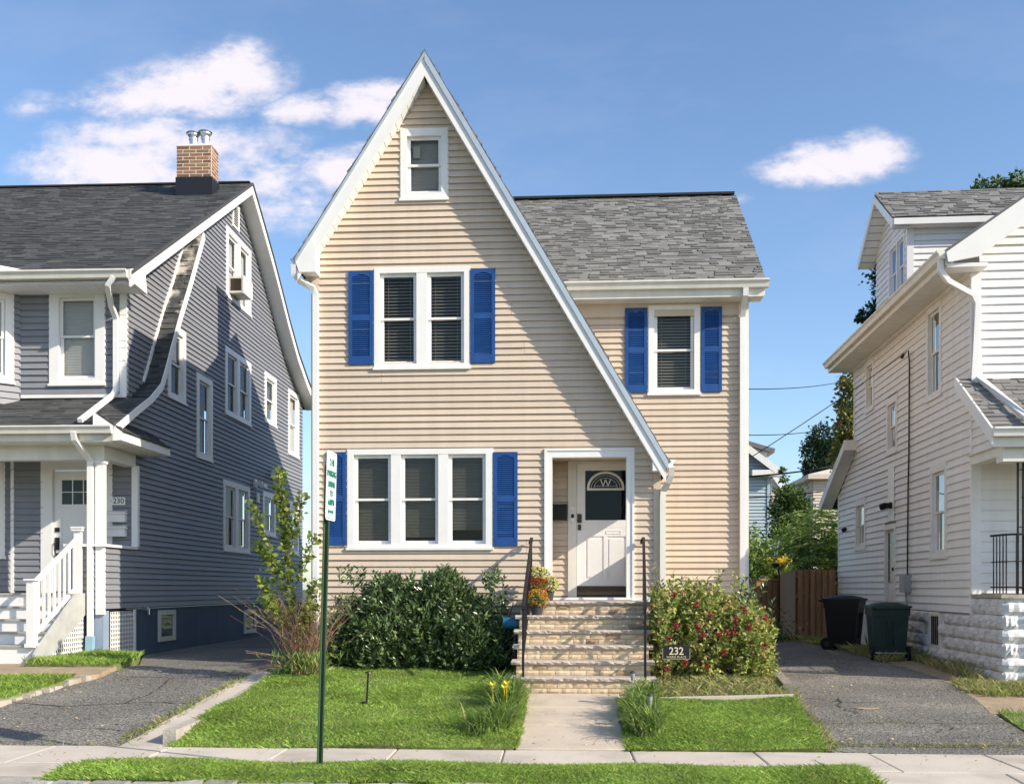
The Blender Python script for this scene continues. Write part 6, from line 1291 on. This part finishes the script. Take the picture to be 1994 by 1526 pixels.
# wheeled bins
def bin_(label, x, y, z, w, d, h, rot, m, wheels_front):
    T = Thing('wheeled_bin', label, 'bin', (x,y,z), group='wheeled bins beside the white house'); Rm = Matrix.Rotation(rot, 3, 'Z')
    tf = lambda a, b, c: tuple(Vector((x,y,z))+Rm @ Vector((a,b,c)))
    w2, d2 = w/2, d/2; mb = MB(tf)
    mb.rprism([(-w2*.80,-d2*.72,.06),(w2*.80,-d2*.72,.06),(w2*.80,d2*.8,.06),(-w2*.80,d2*.8,.06)], [(-w2*.95,-d2*.92,h*.78),(w2*.95,-d2*.92,h*.78),(w2*.95,d2*.95,h*.78),(-w2*.95,d2*.95,h*.78)])
    mb.rprism([(-w2,-d2*.97,h*.77),(w2,-d2*.97,h*.77),(w2,d2,h*.77),(-w2,d2,h*.77)], [(-w2*1.02,-d2,h*.93),(w2*1.02,-d2,h*.93),(w2*1.02,d2*1.02,h*.93),(-w2*1.02,d2*1.02,h*.93)])
    mb.add([(-.015,-d2*.80,.25),(.015,-d2*.80,.25),(.04,-d2*.98,h*.70),(-.04,-d2*.98,h*.70),(-.015,-d2*.70,.25),(.015,-d2*.70,.25)], [(0,1,2,3)])
    for s in (-1,1): mb.rprism([(s*.07,-d2*.78,.25),(s*.05,-d2*.82,.25),(s*.03,-d2*1.0,h*.68),(s*.06,-d2*.98,h*.68)], [(s*.07,-d2*.5,.25),(s*.05,-d2*.5,.25),(s*.03,-d2*.7,h*.68),(s*.06,-d2*.7,h*.68)])
    T.part('body', mb, m)
    mb = MB(tf); V = []; nu = 8
    for i in range(nu+1):
        for j in range(nu+1):
            a = -w2*1.08+2.16*w2*i/nu; b = -d2*1.08+2.16*d2*j/nu; q = (1-abs(2*i/nu-1)**3)*(1-abs(2*j/nu-1)**3); V.append((a,b,h*.935+.07*q))
    mb.add(V, [(i*(nu+1)+j,(i+1)*(nu+1)+j,(i+1)*(nu+1)+j+1,i*(nu+1)+j+1) for i in range(nu) for j in range(nu)]); mb.box(-w2*1.08,w2*1.08,-d2*1.08,d2*1.08,h*.90,h*.936)
    T.part('lid', mb, m)
    sd = -1 if wheels_front else 1
    mb = MB(tf); mb.tube([(-w2*.85,sd*d2*1.05,h*.88),(-w2*.85,sd*d2*1.3,h*.90),(w2*.85,sd*d2*1.3,h*.90),(w2*.85,sd*d2*1.05,h*.88)], .018, 8); T.part('handle', mb, m)
    for s in (-1,1):
        mb = MB(tf); mb.tube([(s*w2*.86,sd*d2*.82,.13),(s*w2*1.02,sd*d2*.82,.13)], .13, 18); wh = T.part('wheel', mb, M['rubber']); mb = MB(tf); mb.tube([(s*w2*1.0,sd*d2*.82,.13),(s*w2*1.035,sd*d2*.82,.13)], .06, 12); T.part('hub', mb, M['bin_green'], wh)
    mb = MB(tf); mb.tube([(-w2*.9,sd*d2*.82,.13),(w2*.9,sd*d2*.82,.13)], .012, 6); T.part('axle', mb, M['steel'])
bin_('dark green wheeled bin, nearer of the two by the white house', 5.72, 19.2, .30, .66, .72, 1.05, math.radians(-6), M['bin_green'], True)
bin_('black wheeled bin standing behind the green one', 5.50, 21.3, .345, .62, .7, 1.12, math.radians(62), M['black'], False)
# planter pot and hanging basket hook near the fence
mb = MB(); mb.lathe([(.12,0),(.17,.2),(.18,.24),(.15,.24),(.14,.22)], (4.95,25.2,.36), 14); single('planter_pot', mb, mat('pale_stone_pot', (.42,.42,.38), .8, .1, 6), 'pale round planter pot on the ground by the fence', 'pot', (4.95,25.2,.36))
bx_, by_, bz_ = 6.38, 32.5, 2.38
HB = Thing('hanging_basket', 'wire basket of yellow flowers on a pole above the fence', 'basket', (bx_,by_,.3))
mb = MB(); mb.lathe([(.10,-.18),(.24,-.05),(.27,0),(.24,0)], (bx_,by_,bz_), 12); HB.part('basket', mb, M['pot']); mb = MB()
for a in (0,2.1,4.2): mb.tube([(bx_+.25*math.cos(a),by_+.25*math.sin(a),bz_),(bx_+.18*math.cos(a),by_+.18*math.sin(a),bz_+.5),(bx_,by_,bz_+.7)], .016, 5)
HB.part('hanger', mb, M['steel']); mb = MB(); mb.tube([(bx_,by_,.25),(bx_,by_,bz_-.15)], .03, 6); HB.part('pole', mb, M['iron'])
k = 300; P = np.array([bx_,by_,bz_+.03])+rng.normal(0,[.15,.15,.06],(k,3)); V, F_ = leaf_arrays(P, rng.normal(size=P.shape)+[0,0,.5], .09, .06); HB.npart('flowers', V, F_, M['yellow'], stuff=True)

# ------------------------------------------------------------------ trees and shrubs behind
def foliage_tree(name, label, cat, base, trunk_top, blobs, leaf, n, m, trunk=.15, group=None):
    T = Thing(name, label, cat, base, group=group); mb = MB(); b = Vector(base); tt = Vector(trunk_top)
    mb.tube([tuple(b-Vector((0,0,.2))), tuple(b.lerp(tt,.5)+Vector((.05,0,0))), tuple(tt)], trunk, 8, trunk*.45)
    Ps, Ds = [], []; wts = np.array([q[3]*q[4]*q[5] for q in blobs])**.67; wts = wts/wts.sum()
    for (x, y, z, rx, ry, rz_), wt in zip(blobs, wts):
        mb.tube([tuple(b.lerp(tt,.75)), ((x+tt.x)/2,(y+tt.y)/2,(z+tt.z)/2-.1*rz_), (x,y,z)], trunk*.4, 5, trunk*.12)
        k = max(6, int(n*wt/26)); c = unit(rng.normal(size=(k,3)))*rng.uniform(.45,1.0,(k,1))*np.array([rx,ry,rz_])+np.array([x,y,z])
        s = min(rx,rz_)*.26
        for cc in c:
            p = cc+rng.normal(0,s,(26,3)); Ps.append(p); Ds.append(unit(p-np.array([x,y,z]))+rng.normal(0,.6,(26,3))-np.array([0,0,.3]))
    T.part('trunk', mb, M['bark']); P = np.concatenate(Ps); V, F_ = leaf_arrays(P, np.concatenate(Ds), leaf*rng.uniform(.7,1.2,len(P)), leaf*.55, .15); T.npart('crown', V, F_, m); return T
foliage_tree('broadleaf_tree', 'tall dark green tree standing far behind the gap', 'tree', (14.2,60,.2), (14.2,60,7.5), [(14.2,60,10.2,.75,.8,.65),(13.7,60,9.5,.6,.7,.55),(14.9,60,9.6,.7,.7,.6),(14.1,60,8.8,.9,.8,.7),(13.5,60,8.6,.5,.6,.45),(14.9,60,8.6,.7,.7,.6),(14.3,60,7.9,.9,.8,.5)], .2, 6500, M['darktree'], .22)
foliage_tree('garden_tree', 'green and yellow vine-covered tree at the white house rear corner', 'tree', (8.05,31,.3), (8.1,31,5.6), [(8.15,31,7.0,.3,.4,.6),(8.0,31,6.2,.3,.4,.45),(7.85,31,5.6,.25,.4,.4),(8.3,31,6.4,.5,.5,.8),(7.75,31,5.1,.2,.3,.3),(8.3,31,7.7,.35,.4,.4)], .15, 3600, M['autumn'], .06)
foliage_tree('garden_shrub', 'bushy green shrub in front of the pale blue house', 'shrub', (7.45,36,.3), (7.45,36,3.3), [(7.45,36,4.7,.5,.5,.45),(7.1,36,4.3,.4,.4,.4),(7.8,36,4.4,.4,.4,.45),(7.45,36,3.7,.7,.6,.5),(7.25,36,5.4,.16,.2,.45)], .13, 4600, M['midtree'], .06)
foliage_tree('broadleaf_tree', 'tree top rising behind the white house roof at top right', 'tree', (17.5,40,.3), (17.5,40,13), [(15.5,40,16.8,.35,.6,.3),(16.2,40,16.8,.6,.6,.35),(17.2,40,16.9,.9,.8,.42),(18.5,40,16.6,1.2,1.0,.8),(17,40,15.5,1.3,1.0,.8)], .2, 5200, M['midtree'], .28)
foliage_tree('broadleaf_tree', 'dark branches showing left of the white house dormer', 'tree', (11.2,36,.3), (11.2,36,9.5), [(10.6,36,12.3,.3,.4,.35),(10.15,36,11.1,.35,.4,.25),(10.6,36,11.2,.5,.6,.3),(11.3,36,12.2,.9,.7,.9),(9.95,36,10.95,.22,.3,.15)], .17, 2800, M['darktree'], .16)
# feathery sumac behind the fence
SU = Thing('sumac_thicket', 'feathery sumac foliage spilling over the wooden fence', 'shrub', (6.6,29.0,.3))
Pv, Dv = [], []; mb = MB()
for i in range(230):
    y = random.uniform(27.3,30.5); x = random.uniform(5.72+(y-26)*.137,8.4); z = 2.2+1.7*random.random()**.8; a = random.uniform(0,2*math.pi) if random.random() < .4 else random.uniform(math.pi*.85,math.pi*2.15); L_ = random.uniform(.6,1.1); d = Vector((math.cos(a),math.sin(a)*.7,random.uniform(.0,.35))).normalized()
    pts = [Vector((x,y,z))+d*L_*t-Vector((0,0,.55*L_*t*t)) for t in (0,.33,.66,1)]; mb.tube([tuple(p) for p in pts], .007, 3, .003)
    s = d.cross(Vector((0,0,1))).normalized()
    for k in range(11):
        t = .15+.85*k/10; p = Vector((x,y,z))+d*L_*t-Vector((0,0,.55*L_*t*t))
        for sg in (-1,1): Pv.append(tuple(p)); Dv.append(tuple(s*sg+d*.45-Vector((0,0,.35))))
V, F_ = leaf_arrays(np.array(Pv), np.array(Dv), rng.uniform(.14,.22,len(Pv)), .055, .05); SU.npart('fronds', V, F_, M['frond'], stuff=True); SU.part('frond_stalks', mb, M['bark'], stuff=True)
mb = MB()
for i in range(14): x = random.uniform(6.25,8.2); mb.tube([(x,28.5,.2),(x+random.uniform(-.1,.1),28.5,1.6),(x+random.uniform(-.1,.4),28.3,3.2)], .035, 5, .012)
SU.part('stems', mb, M['bark'])
k = 5200; yk_ = rng.uniform(28.0,30.5,k); P = np.stack([5.75+(yk_-26)*.137+rng.uniform(0,2.2,k), yk_, rng.uniform(.4,3.0,k)],1); V, F_ = leaf_arrays(P, rng.normal(size=P.shape)-[0,0,.4], .16, .08); SU.npart('understorey', V, F_, M['midtree'], stuff=True)
WD = Thing('weed_clump', 'low green weeds at the foot of the beige house by the fence', 'plant', (4.2,24.5,.35)); k = 1500; P = np.stack([rng.normal(4.3,.35,k), rng.normal(24.6,.5,k), .35+np.abs(rng.normal(0,.28,k))],1); V, F_ = leaf_arrays(P, rng.normal(size=P.shape)+[0,0,.5], .09, .04); WD.npart('leaves', V, F_, M['midtree'], stuff=True)

FT = Thing('backyard_thicket', 'dense green thicket rising behind the sunlit orange fence', 'shrub', (5.9,34.6,.3)); k = 7000; yk_ = rng.uniform(33.6,36,k); P = np.stack([rng.uniform(4.6,7.3,k), yk_, .4+rng.random(k)**.7*(3.1+.4*np.sin(yk_*5))],1); P[:,2] -= .5*np.abs(np.sin(P[:,0]*2.7)); V, F_ = leaf_arrays(P, rng.normal(size=P.shape)-[0,0,.4], rng.uniform(.12,.22,k), .09); FT.npart('foliage', V, F_, M['frond'], stuff=True)
mb = MB()
for i in range(10): x = 4.8+.26*i; mb.tube([(x,34.8,.2),(x+.1,34.8,1.4),(x-.1,34.7,2.6)], .03, 5, .012)
FT.part('stems', mb, M['bark'], stuff=True)
